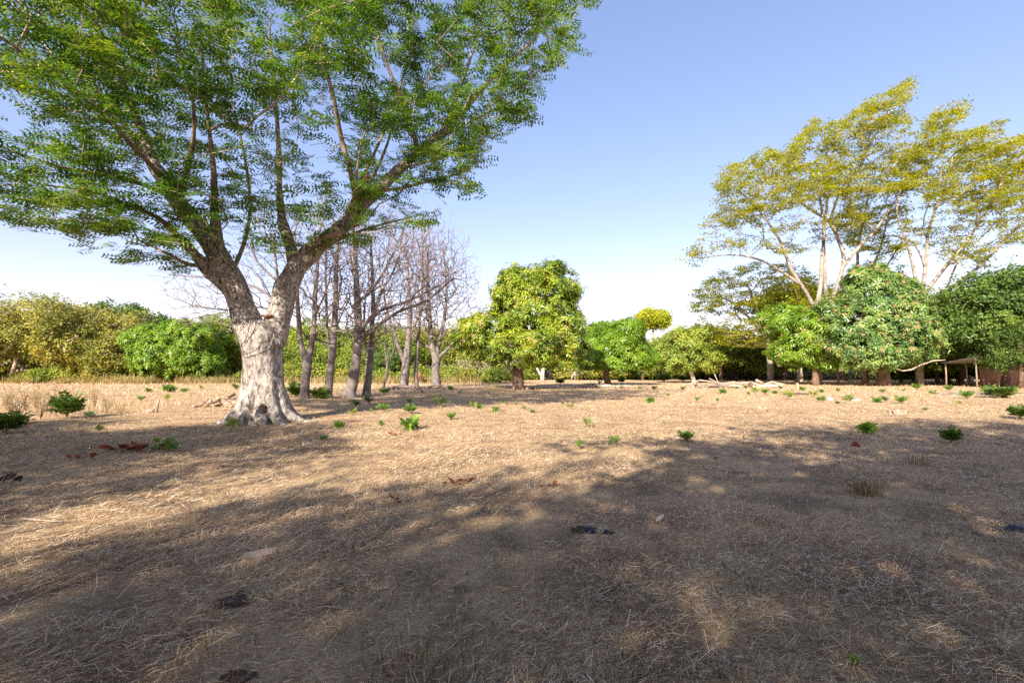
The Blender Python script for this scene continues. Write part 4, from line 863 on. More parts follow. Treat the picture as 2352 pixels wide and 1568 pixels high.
# trees standing behind and beside the camera, which shade the foreground
def shade_proto():
    t = thing('shade_tree', 'tree', 'tree', (0, 0, 0)); r = np.random.default_rng(77)
    B = [(r.uniform(-4, 4), r.uniform(-4, 4), 10.6 + r.uniform(-1.3, 1.6), 2.9, 2.9, 1.7) for _ in range(9)]
    P, N = blob_points(B, 1350, rnd=r, lump=.3, depthin=.75, gap=.8); v, f = rosettes(P, N, CL, .62, r); tag(link('crown', mesh('crown', v, f, M['big_leaf']), t), kind='stuff')
    sk = Skel(); sk.chain([np.array((0, 0, -.2)), np.array((.1, 0, 3)), np.array((0, .2, 6)), np.array((.1, 0, 8.5))], [.5, .4, .32, .2], -1, 3)
    sk.grow(P[rng.choice(len(P), 90)], lo=6, seg=.9); sk.radii(.02, 2.2, .6); big, sm = sk.tubes(.15)
    for i, (a, b) in enumerate(big[:6]): link('trunk' if i == 0 else 'limb', mesh('trunk', a, b, M['brown_bark'], True), t)
    tag(link('branches', mesh('branches', *join([sm] + big[6:]), M['brown_bark'], True), t), kind='stuff'); return t
for _q in (0,): pass
sp = shade_proto(); first = [True]; shc = [0]
SH = math.tan(R(90 - SUN_EL))
def shade(sx, sy, s=1.0, rz=0, w=1.0, label=None):
    shc[0] += 1; label = 'broad shade tree behind the viewpoint, %s of its group' % ORD[shc[0] - 1]
    """tree whose crown centre throws its shade on the ground at (sx, sy)"""
    h = 10.8 * s; x = sx - h * SH * math.sin(R(SUN_AZ)); y = sy - h * SH * math.cos(R(SUN_AZ)); loc = (x, y, ghs(x, y))
    if first[0]:
        first[0] = False; sp.location = loc; sp.rotation_euler = (0, 0, rz); sp.scale = (s * w, s * w, s); sp['label'] = label; sp['group'] = 'trees behind the viewpoint'
    else: dup(sp, loc, rz, (s * w, s * w, s), label, 'trees behind the viewpoint')
shade(6.8, 8.4, 1.0, .3); shade(15.5, 8.9, 1.1, 1.7); shade(9.5, 4.5, 1.0, 4.4); shade(21, 9.5, 1.1, .6)
shade(-6.8, -.9, 1.0, 5.2); shade(-.8, .2, 1.05, .9); shade(-10.5, -1.0, .95, 2.6); shade(-3.6, -.4, .9, 3.9); shade(-13.5, 10.8, .8, 5.1, .9); shade(-17, 10.8, .85, 3.3, .9); shade(-8.4, 10.6, .8, .4, .95); shade(5.5, 1.6, .95, 2.2)
shade(-4.5, -2.6, 1.0, 5.2); shade(1.5, -3.5, 1.1, .9); shade(-14.5, 1.0, .9, 2.2); shade(-16.5, 10.6, .8, 3.3, .85); shade(-9.5, 11.3, .62, .4, .95); shade(12, -2, 1.1, 2.2); shade(24, -1, 1.1, 1.2)

# ------------------------------------------------------------------ seedlings and weeds
def seed_proto(kind, n, h, spread, seed, leafm='seed_leaf', tplf=None):
    r = np.random.default_rng(seed); t = thing('seedling', 'seedling', 'plant', (0, -905, 0))
    st, pos, dr = [], [], []
    for i in range(n):
        a = r.uniform(0, 6.28); l = h * r.uniform(.5, 1); q = np.array((math.cos(a) * spread * r.uniform(.1, 1), math.sin(a) * spread * r.uniform(.1, 1), l))
        st.append(tube(np.array([(0, 0, -.03), q * (.45, .45, .6), q]), [.008, .006, .003], 4, cap=False))
        for k in range(5):
            u = r.uniform(.35, 1); pos.append(q * (u, u, .15 + .85 * u)); b = a + r.uniform(-1.8, 1.8); dr.append((math.cos(b), math.sin(b), r.uniform(.1, 1.5)))
    v, f = join(st); link('stem', mesh('stem', v, f, M['dry_stem']), t)
    v, f = scatter(tplf or frond_tpl(4, w=.2), np.array(pos), frames(np.array(dr), np.array((0, 0, 1.0)) + r.normal(size=(len(pos), 3)) * .3), h * .62 * r.uniform(.7, 1.2, len(pos)))
    tag(link('leaves', mesh('leaves', v, f, M[leafm]), t), kind='stuff'); t['h'] = float(v[:, 2].max()); return t
M['seed_leaf2'] = leaf_mat('dusty_leaf_mat', [(0.07, 0.12, 0.05), (0.13, 0.20, 0.08), (0.22, 0.28, 0.12)], .3, 2.0)
M['seed_leaf3'] = leaf_mat('yellowish_leaf_mat', [(0.12, 0.19, 0.03), (0.24, 0.32, 0.045), (0.36, 0.40, 0.06)], .35, 2.0)
SEED = [seed_proto('s', 5, .25, .10, 1), seed_proto('s', 8, .24, .16, 2, 'seed_leaf2'), seed_proto('s', 3, .28, .07, 3, 'seed_leaf3'), seed_proto('s', 14, .26, .22, 4), seed_proto('s', 7, .25, .18, 6, tplf=rosette_tpl(5, .4, 3))]
BUSH = seed_proto('b', 26, .8, .34, 5, 'dark_leaf')
SL = [(1441,1478,25),(1387,1516,38),(1337,1528,30),(1322,1557,25),(1441,1543,28),(1394,1550,15),(1539,1555,35),(1534,1508,15),(1658,1528,45),(1774,1534,25),(1689,1573,25),(1275,1600,25),(1432,1605,25),(1534,1612,45),(1582,1478,12),(1637,1499,20),(1723,1479,15),(1203,1494,38),(1109,1490,50),(1311,1483,14),
 (1964,1537,15),(1998,1546,12),(1890,1515,15),(1856,1542,18),(1798,1532,15),(2109,1514,12),(2141,1532,20),(2440,1508,10),(1214,1649,18),(2204,1598,30),(2302,1682,35),(2173,1692,30),(2574,1659,40),(2491,1586,8),
 (2438,1509,20),(2454,1463,18),(2505,1484,10),(2617,1506,18),(2877,1546,8),(2607,1450,12),(2652,1452,12),(2713,1476,18),(2760,1457,10),(2796,1458,14),(2834,1479,25),(2869,1476,20),(2808,1479,9),(2902,1476,14),(2960,1500,32),(3052,1492,25),(3079,1509,22),(3083,1471,12),
 (3251,1622,40),(3181,1515,28),(3140,1518,15),(3292,1511,20),(3325,1510,25),(3381,1515,28),(3495,1480,15),(3628,1495,30),(3307,1474,18),(3388,1470,12),(3144,1472,15),(3700,1470,26),(3760,1490,30),(3800,1478,26),
 (374,1624,25),(867,1613,42),(885,1566,15),(1058,1570,25),(527,1503,18),(638,1470,28),(629,1502,22),(757,1462,18),(790,1509,15),(889,1462,25),(690,1475,20),(560,1470,14),(980,1478,20),(336,1566,28),(3030,2225,14),(3203,2470,26),(1690,1460,14),(1860,1455,12),(2240,1455,12),(2330,1456,10),
 (3440,1462,22),(3560,1466,20),(3600,1520,16),(3470,1538,12),(2930,1462,16),(3010,1464,14),(2560,1462,14),(2400,1460,12),(2690,1500,8),(2060,1489,8),(1120,1660,10),(640,1655,12)]
ZONES = [(0, 900, 'left of the huge trunk'), (900, 1560, 'before the bare trees'), (1560, 2100, 'on sunlit ground before the tall mango'), (2100, 2700, 'before the round mango tree'), (2700, 3160, 'before the pale fallen logs'), (3160, 9000, 'on the ground at the right')]
SL.sort(); zc = {}; su = set()
for x, y, h in SL:
    zi = [i for i, z in enumerate(ZONES) if z[0] <= x < z[1]][0]; zc[zi] = zc.get(zi, 0) + 1
    P = g38(x, y); d = P[1]; hm = h * K38 * d / FPX; k = int(rng.integers(0, 5)); src = SEED[k]; s = hm / src['h'] * 1.25
    lab = '%s green seedling %s, %s from the left' % ('tall' if h > 33 else 'leafy' if h > 20 else 'small' if h > 12 else 'tiny', ZONES[zi][2], ORD[zc[zi] - 1])
    loc = (P[0], P[1], ghs(P[0], P[1])); rz = rng.uniform(0, 6.28)
    if k not in su: su.add(k); src.location = loc; src.rotation_euler = (0, 0, rz); src.scale = (s, s, s); src['label'] = lab; src['group'] = 'green seedlings dotted over the dry field'
    else: dup(src, loc, rz, (s, s, s), lab, 'green seedlings dotted over the dry field')
bl = [(20, 1628, 80, 1.5, 'bushy green shrub cut by the left edge of the picture'), (250, 1566, 90, 1.0, 'tall ragged dark shrub in the dry grass at the left'), (3566, 1659, 58, 1.0, 'bushy green plant alone on the shaded ground at the right'), (3750, 1492, 42, 2.2, 'wide green weed patch before the dark bushes at the right edge'), (3825, 1572, 50, 1.3, 'dark bush cut by the right edge'), (1109, 1492, 48, 1.0, 'dark shrub at the foot of the low-forked bare tree'), (3380, 1440, 70, 1.6, 'green bush with drooping leaves beside the shed'), (3560, 1438, 90, 2.2, 'big dark bush in front of the shed roof'), (1196, 1494, 36, 1.8, 'dark weeds between two bare trunks'), (2100, 1440, 22, 1.4, 'low dark bush in the shade of the tall mango'), (2330, 1436, 20, 1.2, 'low dark bush right of the round mango trunk'),
      (2490, 1432, 30, 1.5, 'blue-green weed clump left of the crooked tree'), (2560, 1430, 24, 1.8, 'weed clump behind the crooked tree'), (2700, 1420, 24, 2.6, 'wide low weeds in the shade of the wood'), (2880, 1424, 28, 2.4, 'wide low weeds behind the pale logs'), (3060, 1424, 22, 2.4, 'low weeds behind the sand heap')]
for i, (x, y, h, w, lab) in enumerate(bl):
    P = g38(x, y); s = h * K38 * P[1] / FPX / BUSH['h'] * 1.25; w = w ** .7; loc = (P[0], P[1], ghs(P[0], P[1]))
    if i == 0: b = BUSH; b.location = loc; b.scale = (s * w, s * w, s); b['label'] = lab
    else: b = dup(BUSH, loc, i * 1.7, (s * w, s * w, s), lab)
    b.name = 'weed_bush'; b['category'] = 'bush'
# dry weeds standing at the left
def dry_weed_proto():
    t = thing('dry_weed', 'weed', 'weed', (0, -906, 0)); r = np.random.default_rng(8); parts = []
    for i in range(16):
        a = r.uniform(0, 6.28); q = np.array((math.cos(a) * .35 * r.uniform(.2, 1), math.sin(a) * .35 * r.uniform(.2, 1), r.uniform(.5, .95)))
        parts.append(tube(np.array([(0, 0, -.03), q * (.3, .3, .5), q]), [.008, .006, .003], 4, cap=False))
        for k in range(4):
            u = r.uniform(.35, .95); b = q * (u, u, u); e = b + r.normal(size=3) * .09 + (0, 0, .08); parts.append(tube(np.array([b, (b + e) / 2 + (0, 0, .01), e]), [.004, .003, .002], 3, cap=False))
    v, f = join(parts); tag(link('stalks', mesh('stalks', v, f, M['dry_stem']), t), kind='stuff')
    pos = r.normal(size=(50, 3)) * (.18, .18, .15) + (0, 0, .5); v, f = scatter(frond_tpl(2, w=.3), pos, frames(rand_dirs(50, r), np.array((0, 0, 1.0)) + rand_dirs(50, r) * .4), .11); tag(link('leaves', mesh('leaves', v, f, M['olive_weed']), t), kind='stuff'); return t
dw = dry_weed_proto()
for i, (x, y, s) in enumerate([(40, 1560, 1.0), (95, 1545, 1.2), (150, 1570, 1.1), (190, 1555, 1.3), (60, 1590, .9), (300, 1545, 1.0), (355, 1530, 1.1), (400, 1550, .8), (20, 1530, 1.0), (130, 1530, 1.0), (455, 1560, .6), (270, 1515, .8)]):
    P = g38(x, y); loc = (P[0], P[1], ghs(P[0], P[1])); lab = 'dry brown weed standing in the grass near the left edge, %s from the left' % ORD[sorted([40, 95, 150, 190, 60, 300, 355, 400, 20, 130, 455, 270]).index(x)]
    if i == 0: dw.location = loc; dw.scale = (s, s, s); dw['label'] = lab; dw['group'] = 'dry weeds at the left'
    else: dup(dw, loc, i * 1.1, (s, s, s), lab, 'dry weeds at the left')
# broad-leaved plant, each leaf its own part
def leaf_mesh(L, w, mat_, curl=.25, fold=.2, n=5, name='leaf'):
    u = np.linspace(0, 1, n); V = []
    for a in u:
        ww = w * math.sin(math.pi * min(1, a * .93 + .05)) ** .8 / 2; z = -curl * L * a * a
        V += [(a * L, -ww, z + fold * ww), (a * L, 0, z), (a * L, ww, z + fold * ww)]
    Fq = []
    for i in range(n - 1):
        for j in (0, 1): q = i * 3 + j; Fq.append((q, q + 1, q + 4, q + 3))
    return mesh(name, V, np.array(Fq), mat_, True)
def broad_plant():
    P = g38(612, 1690); o = (P[0], P[1], ghs(P[0], P[1])); t = thing('broad_leaved_plant', 'low plant with broad green leaves beside the red-brown dead leaves', 'plant', o)
    me = leaf_mesh(.21, .16, M['seed_leaf']); me2 = leaf_mesh(.19, .14, M['dead_leaf'])
    r = np.random.default_rng(4)
    for i in range(26):
        a = r.uniform(0, 6.28); q = (math.cos(a) * .22 * r.uniform(0, 1), math.sin(a) * .2 * r.uniform(0, 1), r.uniform(.03, .26)); dead = i > 20
        l = link('leaf', me2 if dead else me, t); l.location = q if not dead else (q[0] - .1, q[1] - .12, .04); l.rotation_euler = (r.uniform(-.5, .5), r.uniform(-.6, .5), a); s = r.uniform(.7, 1.15); l.scale = (s, s, s)
        if dead: l['label'] = 'red-brown withered leaf'
    v, f = join([tube(np.array([(0, 0, -.02), (math.cos(a) * .1, math.sin(a) * .1, .12), (math.cos(a) * .18, math.sin(a) * .18, .2)]), .006, 4) for a in np.arange(7) * .9]); link('stem', mesh('stem', v, f, M['dry_stem']), t)
broad_plant()
# heaps of dead leaves
def dead_heap(x, y, wpx, n, lab, size=.2, cat='dead leaves', seed=0, mat_='dead_leaf'):
    P = g38(x, y); o = (P[0], P[1], ghs(P[0], P[1])); W_ = wpx * K38 * P[1] / FPX / 2; t = thing('dead_leaf_heap', lab, cat, o); r = np.random.default_rng(seed + 90)
    me = leaf_mesh(size, size * .55, M[mat_], -.35, .9)
    for i in range(n):
        l = link('leaf', me, t); l.location = (r.uniform(-W_, W_), r.uniform(-.1, .1), r.uniform(.01, .05)); l.rotation_euler = (r.uniform(-.8, .8), r.uniform(-.4, .3), r.uniform(0, 6.28)); s = r.uniform(.6, 1.2); l.scale = (s, s, s)
dead_heap(470, 1695, 100, 11, 'red-brown curled dead leaves left of the broad-leaved plant', .26, seed=1)
dead_heap(300, 1727, 60, 5, 'few rust-coloured dead leaves in the straw at the far left', .16, seed=2)
dead_heap(1710, 1812, 70, 9, 'brown crumpled leaves in a sunny patch at the centre', .14, seed=3)
dead_heap(1480, 1636, 45, 6, 'reddish leaves before the sunlit strip, near the small seedlings', .15, seed=4)
dead_heap(1960, 1592, 30, 3, 'rusty leaf scrap left of the lone dark seedling', .1, seed=5)
dead_heap(2050, 1828, 50, 4, 'brown leaves in the shade below the sunny patch', .12, seed=6)
dead_heap(1490, 1876, 36, 4, 'small rusty leaf scraps in the shade at the centre left', .1, seed=7)
dead_heap(30, 1815, 60, 5, 'dark rotten clump of leaves at the left edge', .16, seed=8, mat_='soil_dark')
def single_leaf(x, y, L, w, mat_, lab, up=.5, rz=0, curl=-.6, cat='leaf'):
    P = g38(x, y); o = link('fallen_leaf', leaf_mesh(L, w, M[mat_], curl, .8)); o.location = (P[0], P[1], ghs(P[0], P[1]) + .02); o.rotation_euler = (.3, -up, rz); tag(o, lab, cat); return o
def curled_leaf(x, y, lab, s, mats_, rz):
    P = g38(x, y); t = thing('dry_curled_leaf', lab, 'leaf', (P[0], P[1], ghs(P[0], P[1])), rz)
    v, f = tube(np.array([(0, 0, 0), (.005, 0, .05), (-.01, 0, .09)]) * s, [.010 * s, .012 * s, .008 * s], 5); link('stalk', mesh('stalk', v, f, M[mats_[1]], True), t)
    l = link('blade', leaf_mesh(.26 * s, .15 * s, M[mats_[0]], .25, 1.1), t); l.location = (.09 * s, 0, .10 * s); l.rotation_euler = (0.9, -.25, math.pi)
curled_leaf(3212, 1697, 'dark brown dry leaf propped up on its stalk, at the right in the shade', 1.0, ('dead_leaf', 'dry_stem'), .1)
curled_leaf(2788, 1668, 'grey and orange dry leaf standing on a twig, near the shade edge', .9, ('log_wood', 'dead_leaf'), 1.1)
single_leaf(1190, 2275, .16, .07, 'dry_stem', 'tan fallen leaf in the lower left straw', .1, .4)
single_leaf(2460, 1958, .10, .06, 'grey_stone', 'grey fallen leaf above the black husks', .1, .4)

# ------------------------------------------------------------------ clods, husks, stones, sticks, planks
def lump(x, y, sx, sy, sz, mat_, lab, cat, name, seed=0, rough=.3, sub=3, dz=0):
    import bmesh
    bm = bmesh.new(); bmesh.ops.create_icosphere(bm, subdivisions=sub, radius=1)
    for v in bm.verts:
        n = mnoise.noise(v.co * 1.7 + Vector((seed * 3.1, 0, 0))) + .5 * mnoise.noise(v.co * 4 + Vector((0, seed, 0))); v.co *= 1 + rough * n; v.co = Vector((v.co.x * sx, v.co.y * sy, v.co.z * sz))
    me = bpy.data.meshes.new(name); bm.to_mesh(me); bm.free(); me.materials.append(M[mat_])
    for p in me.polygons: p.use_smooth = True
    P = g38(x, y); o = link(name, me); o.location = (P[0], P[1], ghs(P[0], P[1]) + sz * .15 + dz); tag(o, lab, cat); return o
lump(2170, 1990, .075, .06, .05, 'soil_dark', 'dark brown clod touching the black husk', 'clod', 'clod', 1, .6)
lump(2213, 1990, .07, .055, .042, 'black_rag', 'shiny blue-black husk on the dry grass, left of the smaller one', 'husk', 'husk', 2, .6)
lump(2282, 1994, .055, .04, .03, 'black_rag', 'smaller black husk on the dry grass, right of the larger one', 'husk', 'husk', 3, .7)
lump(870, 2250, .12, .09, .035, 'soil_dark', 'flat dark dung patch in the lower left straw', 'dung', 'dung', 4, .5)
lump(900, 2218, .035, .03, .03, 'soil_dark', 'small dark lump behind the flat dung patch', 'dung', 'dung', 5, .5)
lump(885, 2538, .08, .05, .025, 'soil_dark', 'dark clod at the bottom edge, left of centre', 'clod', 'clod', 6, .5)
lump(2301, 1922, .04, .03, .02, 'grey_stone', 'flat grey stone above the black husks', 'stone', 'stone', 7, .3)
lump(2682, 1722, .035, .03, .03, 'soil_dark', 'round dark fruit on the shaded ground right of centre', 'fruit', 'fruit', 8, .2)
lump(3145, 1645, .03, .03, .028, 'soil_dark', 'small round dark fruit beyond the propped dry leaf', 'fruit', 'fruit', 9, .2)
lump(2857, 1645, .05, .04, .03, 'grey_stone', 'pale grey stone right of the standing dry leaf', 'stone', 'stone', 10, .3)
lump(2725, 1676, .04, .03, .025, 'grey_stone', 'small pale stone left of the standing dry leaf', 'stone', 'stone', 11, .3)
lump(3808, 1982, .10, .06, .05, 'black_rag', 'dark rotten wood chunk at the right edge', 'wood', 'wood_chunk', 12, .6)
lump(3745, 1665, .09, .06, .03, 'soil_dark', 'brown mound of debris right of the bushy plant', 'clod', 'clod', 13, .5)
lump(3109, 1502, .22, .2, .16, 'grey_stone', 'grey stone block among seedlings at the right', 'stone', 'stone', 14, .3)
lump(3212, 1504, .25, .15, .11, 'grey_stone', 'flat pale stone right of the stone block', 'stone', 'stone', 15, .3)
lump(3003, 1454, .35, .25, .16, 'grey_stone', 'pale boulder beside the short white stump', 'stone', 'stone', 16, .3)
lump(3000, 1481, .5, .3, .15, 'soil_dark', 'dark heap of rotten wood right of the tall seedling', 'debris', 'debris_heap', 17, .7)
lump(3370, 1552, .35, .2, .14, 'log_wood', 'brown rotten stump remains on the sunlit ground at the right', 'stump', 'stump', 18, .8)
lump(1575, 2032 - 70, .02, .02, .02, 'soil_dark', 'tiny dark fruit on the straw at the centre left', 'fruit', 'fruit', 19, .2)
lump(560, 1545, .22, .16, .12, 'log_wood', 'brown lump of rotten wood at the foot of the short post', 'wood', 'wood_chunk', 20, .7)
lump(2003, 2155, .075, .02, .02, 'log_wood', 'short brown bark piece at the lower centre', 'bark', 'bark_piece', 21, .3)
def stick(pts38, r, mat_, lab, cat='stick', name='stick', z=0.02, forks=0, seed=0, sides=6, Y=None):
    r_ = np.random.default_rng(seed + 300)
    P = []
    for q in pts38:
        if Y is None: p = g38(q[0], q[1]); p[2] = ghs(p[0], p[1]) + z + (q[2] if len(q) > 2 else 0)
        else: p = p38(q[0], q[1], Y + (q[2] if len(q) > 2 else 0))
        P.append(p)
    P = np.array(P); P = np.concatenate([[P[0]]] + [[(P[i] + P[i + 1]) / 2 + r_.normal(size=3) * np.linalg.norm(P[i + 1] - P[i]) * .03 * (1, 1, .3), P[i + 1]] for i in range(len(P) - 1)])
    o = P.mean(0); o[2] = P[:, 2].min(); rr = np.linspace(r, r * .6, len(P)) * r_.uniform(.85, 1.15, len(P))
    parts = [tube(P - o, rr, sides)]
    for k in range(forks):
        i = r_.integers(1, len(P) - 1); d = P[-1] - P[0]; e = P[i] + d * r_.uniform(.15, .35) + r_.normal(size=3) * np.linalg.norm(d) * .12 * (1, 1, .5)
        parts.append(tube(np.array([P[i], (P[i] + e) / 2 + (0, 0, .01), e]) - o, [r * .6, r * .45, r * .3], 5))
    v, f = join(parts); ob = link(name, mesh(name, v, f, M[mat_], True)); ob.location = tuple(o); tag(ob, lab, cat); return ob
stick([(2708, 2112), (2730, 2140), (2760, 2156)], .009, 'bare_bark', 'short grey stick in the lower right, the upper of two')
stick([(2795, 2195), (2840, 2205), (2882, 2214)], .010, 'bare_bark', 'dark stick in the lower right, below the grey one')
stick([(1240, 2175), (1280, 2190), (1318, 2222)], .008, 'brown_bark', 'brown stick left of centre in the lower straw', forks=1)
stick([(2425, 2410), (2380, 2450), (2355, 2480)], .006, 'bare_bark', 'thin grey twig near the bottom edge, right of centre')
stick([(2335, 2090), (2320, 2140), (2345, 2200), (2380, 2250)], .004, 'pale_wood', 'long curved pale stalk at the lower centre right', 'stalk', 'dry_stalk')
stick([(3290, 1938), (3380, 1945), (3545, 1962)], .004, 'pale_wood', 'long straight straw stalk across the right foreground', 'stalk', 'dry_stalk')
stick([(3432, 1783), (3540, 1789), (3648, 1793)], .005, 'pale_wood', 'upper stalk of two pale stalks meeting in a point at the right', 'stalk', 'dry_stalk')
stick([(3434, 1786), (3490, 1805), (3580, 1824)], .005, 'pale_wood', 'lower slanting stalk of two pale stalks meeting in a point at the right', 'stalk', 'dry_stalk')
stick([(3650, 1992), (3740, 2014), (3815, 2036)], .004, 'pale_wood', 'slanting straw stalk below the dark wood chunk', 'stalk', 'dry_stalk')
stick([(3745, 2065), (3815, 2045)], .004, 'pale_wood', 'short pale stalk near the right edge', 'stalk', 'dry_stalk')
stick([(1255, 1780), (1290, 1792), (1320, 1812)], .009, 'bare_bark', 'grey forked stick in the dappled light left of centre', forks=1)
stick([(2340, 1762), (2400, 1748), (2440, 1730)], .006, 'log_wood', 'thin brown stick right of the sunny patch')
stick([(2735, 1660), (2800, 1664), (2860, 1655), (2900, 1642)], .009, 'log_wood', 'brown twig lying under the standing dry leaf', forks=2)
stick([(80, 1945), (160, 1950), (235, 1955)], .010, 'pale_wood', 'pale flattened stick at the left edge of the straw')
stick([(1300, 1493), (1400, 1496), (1490, 1490)], .05, 'pale_wood', 'thin pale branch lying before the bare trees', 'branch', 'fallen_branch', forks=1)
for i, (x, y, d) in enumerate([(420, 2310, 1), (520, 2420, -1), (860, 2380, 1), (700, 2200, 1), (1050, 2470, -1), (1500, 2120, 1), (1650, 2330, -1), (2700, 2460, 1), (3100, 2380, -1), (3350, 2500, 1), (2050, 2290, 1)]):
    stick([(x - 50, y - 12 * d), (x, y + 3), (x + 60, y + 18 * d)], .0035, 'pale_wood', 'long loose straw stalk in the near foreground, %s from the left' % ORD[sorted([420, 520, 860, 700, 1050, 1500, 1650, 2700, 3100, 3350, 2050]).index(x)], 'stalk', 'dry_stalk', seed=i)
# plank: a weathered board on its edge
def board():
    a, b = g38(915, 2085), g38(1035, 2060); o = (a + b) / 2; L = np.linalg.norm(b - a); rz = math.atan2(b[1] - a[1], b[0] - a[0])
    import bmesh
    bm = bmesh.new(); bmesh.ops.create_cube(bm, size=1)
    for v in bm.verts: v.co = Vector((v.co.x * L, v.co.y * .022, v.co.z * .055))
    bmesh.ops.bevel(bm, geom=bm.edges[:], offset=.0025, segments=2); bmesh.ops.subdivide_edges(bm, edges=[e for e in bm.edges if e.calc_length() > L * .8], cuts=10)
    for v in bm.verts: v.co.z += mnoise.noise(v.co * 14) * .004; v.co.y += mnoise.noise(v.co * 9 + Vector((3, 0, 0))) * .003
    me = bpy.data.meshes.new('board'); bm.to_mesh(me); bm.free(); me.materials.append(M['plank'])
    ob = link('board', me); ob.location = (o[0], o[1], ghs(o[0], o[1]) + .03); ob.rotation_euler = (-.15, 0, rz); tag(ob, 'short weathered grey board lying on edge in the straw, lower left', 'board')
board()
# short post and forked stakes
def post(x, y, hpx, wpx, mat_, lab, lean=0, name='post', Yfix=None):
    P = g38(x, y); Y = P[1]; s = K38 * Y / FPX; h = hpx * s; r = wpx * s / 2; pts = np.array([(0, 0, -.1), (lean * h * .3, 0, h * .35), (lean * h * .7, .01, h * .7), (lean * h, 0, h)])
    v, f = tube(pts, [r * 1.15, r, r * .95, r * .85], 9); o = link(name, mesh(name, v, f, M[mat_], True)); o.location = (P[0], Y, ghs(P[0], Y)); tag(o, lab, 'post'); return o
post(585, 1548, 48, 10, 'olive_bark' if 'olive_bark' in M else 'log_wood', 'short mossy wooden post at the shade edge, left of the huge trunk', .15)
post(2993, 1456, 22, 9, 'pale_wood', 'short white stump standing right of the pale logs', -.15)
post(3146, 1440, 70, 8, 'pale_wood', 'slim pale post leaning under the flowering mango', -.12)
post(3241, 1440, 82, 17, 'adobe', 'thick pale concrete-like post under the flowering mango')
post(3375, 1408, 50, 10, 'rust_roof', 'reddish post right of the flowering mango trunk')
post(2480, 1414, 20, 4, 'pale_wood', 'thin pale post behind the dark cow at the right', name='post')
t_ = g38(2245, 1444)
stick([(2248, 1444), (2246, 1428), (2240, 1416)], .09, 'brown_bark', 'forked stake standing beside the round mango', 'stake', 'forked_stake', Y=t_[1], forks=0)
stick([(2248, 1432), (2256, 1430), (2260, 1420)], .07, 'brown_bark', 'side fork of the stake beside the round mango', 'stake', 'forked_stake', Y=t_[1])
# log piles
def log(x0, y0, x1, y1, d, Y, dY, mat_, lab, name='log', cat='log', bend=.04, sides=9):
    a, b = p38(x0, y0, Y), p38(x1, y1, Y + dY); r = d * K38 * Y / FPX / 2; o = (a + b) / 2; rr = np.random.default_rng(int(x0 + y0))
    gz = ghs(o[0], o[1]); m = (a + b) / 2 + rr.normal(size=3) * np.linalg.norm(b - a) * bend
    P = np.array([a, (a + m) / 2 + rr.normal(size=3) * .01, m, (b + m) / 2, b]) - o; low = (P[:, 2] + o[2]).min() - r
    if low < gz - r * .6: P[:, 2] += gz - r * .6 - low
    v, f = tube(P, r * rr.uniform(.85, 1.15, 5), sides); nf = len(f); mi = np.zeros(nf, int); mi[nf - 2 * (sides // 2):] = 1
    me = mesh(name, v, f, [M[mat_], M['cut_wood']], True, mi); ob = link(name, me); ob.location = tuple(o); tag(ob, lab, cat, None); return ob
LP = [(722, 1536, 768, 1522, 12, 'dark log lying lowest at the left end of the pile'), (768, 1538, 788, 1518, 13, 'pale split log with its cut end towards us, left in the pile'), (755, 1512, 798, 1505, 11, 'log lying across the left end of the pile'), (834, 1508, 870, 1529, 15, 'thick log slanting down in the middle of the pile'), (852, 1490, 882, 1476, 9, 'thin log sticking up at the top of the pile'), (862, 1498, 898, 1519, 12, 'log slanting down beside the huge trunk'), (816, 1492, 836, 1512, 11, 'short whitish log near the top of the pile'), (880, 1488, 914, 1492, 10, 'log half hidden behind the huge trunk, topmost right in the pile'), (798, 1524, 830, 1518, 9, 'thin brown log low in the middle of the pile'), (840, 1500, 862, 1518, 12, 'short log left of the thick slanting one'), (790, 1508, 822, 1500, 11, 'log lying across the top left of the pile'), (878, 1506, 905, 1514, 11, 'log low against the huge trunk'), (800, 1534, 830, 1530, 6, 'thin stick along the foot of the pile')]
for i, (a, b, c, d, e, lab) in enumerate(LP): log(a, b, c, d, e, 21.5 + .18 * (i % 3), .35 * ((-1) ** i), 'log_wood', lab)['group'] = 'cut logs piled left of the huge trunk'
RP = [(2626, 1425, 2740, 1442, 5, 'thin curved white branch, topmost left of the pale logs', 'pale_wood'), (2737, 1445, 2835, 1449, 8, 'long white log lying flat, left in the pale pile', 'pale_wood'), (2836, 1426, 2872, 1449, 10, 'thick white log slanting down in the pale pile', 'pale_wood'), (2836, 1449, 2932, 1449, 13, 'thickest white log, lying flat at the right of the pale pile', 'pale_wood'), (2870, 1441, 2908, 1434, 9, 'white log slanting up on top of the thickest log', 'pale_wood'), (2905, 1437, 2940, 1442, 8, 'short white log at the right end of the pale pile', 'pale_wood'), (2660, 1419, 2698, 1434, 4, 'thin white stick crossing the curved branch', 'pale_wood'), (2680, 1402, 2692, 1432, 3, 'thin stick standing upright in the pale pile', 'pale_wood'), (2700, 1440, 2790, 1444, 6, 'white log behind the left end of the pile', 'pale_wood'), (2812, 1438, 2830, 1450, 16, 'dark stump in the middle of the pale pile', 'brown_bark'), (2620, 1448, 2700, 1444, 4, 'thin pale branch lying lowest at the left', 'pale_wood'), (2780, 1436, 2840, 1440, 7, 'white log behind the dark stump', 'pale_wood'), (2560, 1442, 2625, 1424, 5, 'pale stick leaning by the crooked tree', 'pale_wood')]
for i, (a, b, c, d, e, lab, m_) in enumerate(RP): log(a, b, c, d, e, 48 + .5 * (i % 3), .8 * ((-1) ** i), m_, lab, bend=.07)['group'] = 'pale fallen logs at the right'
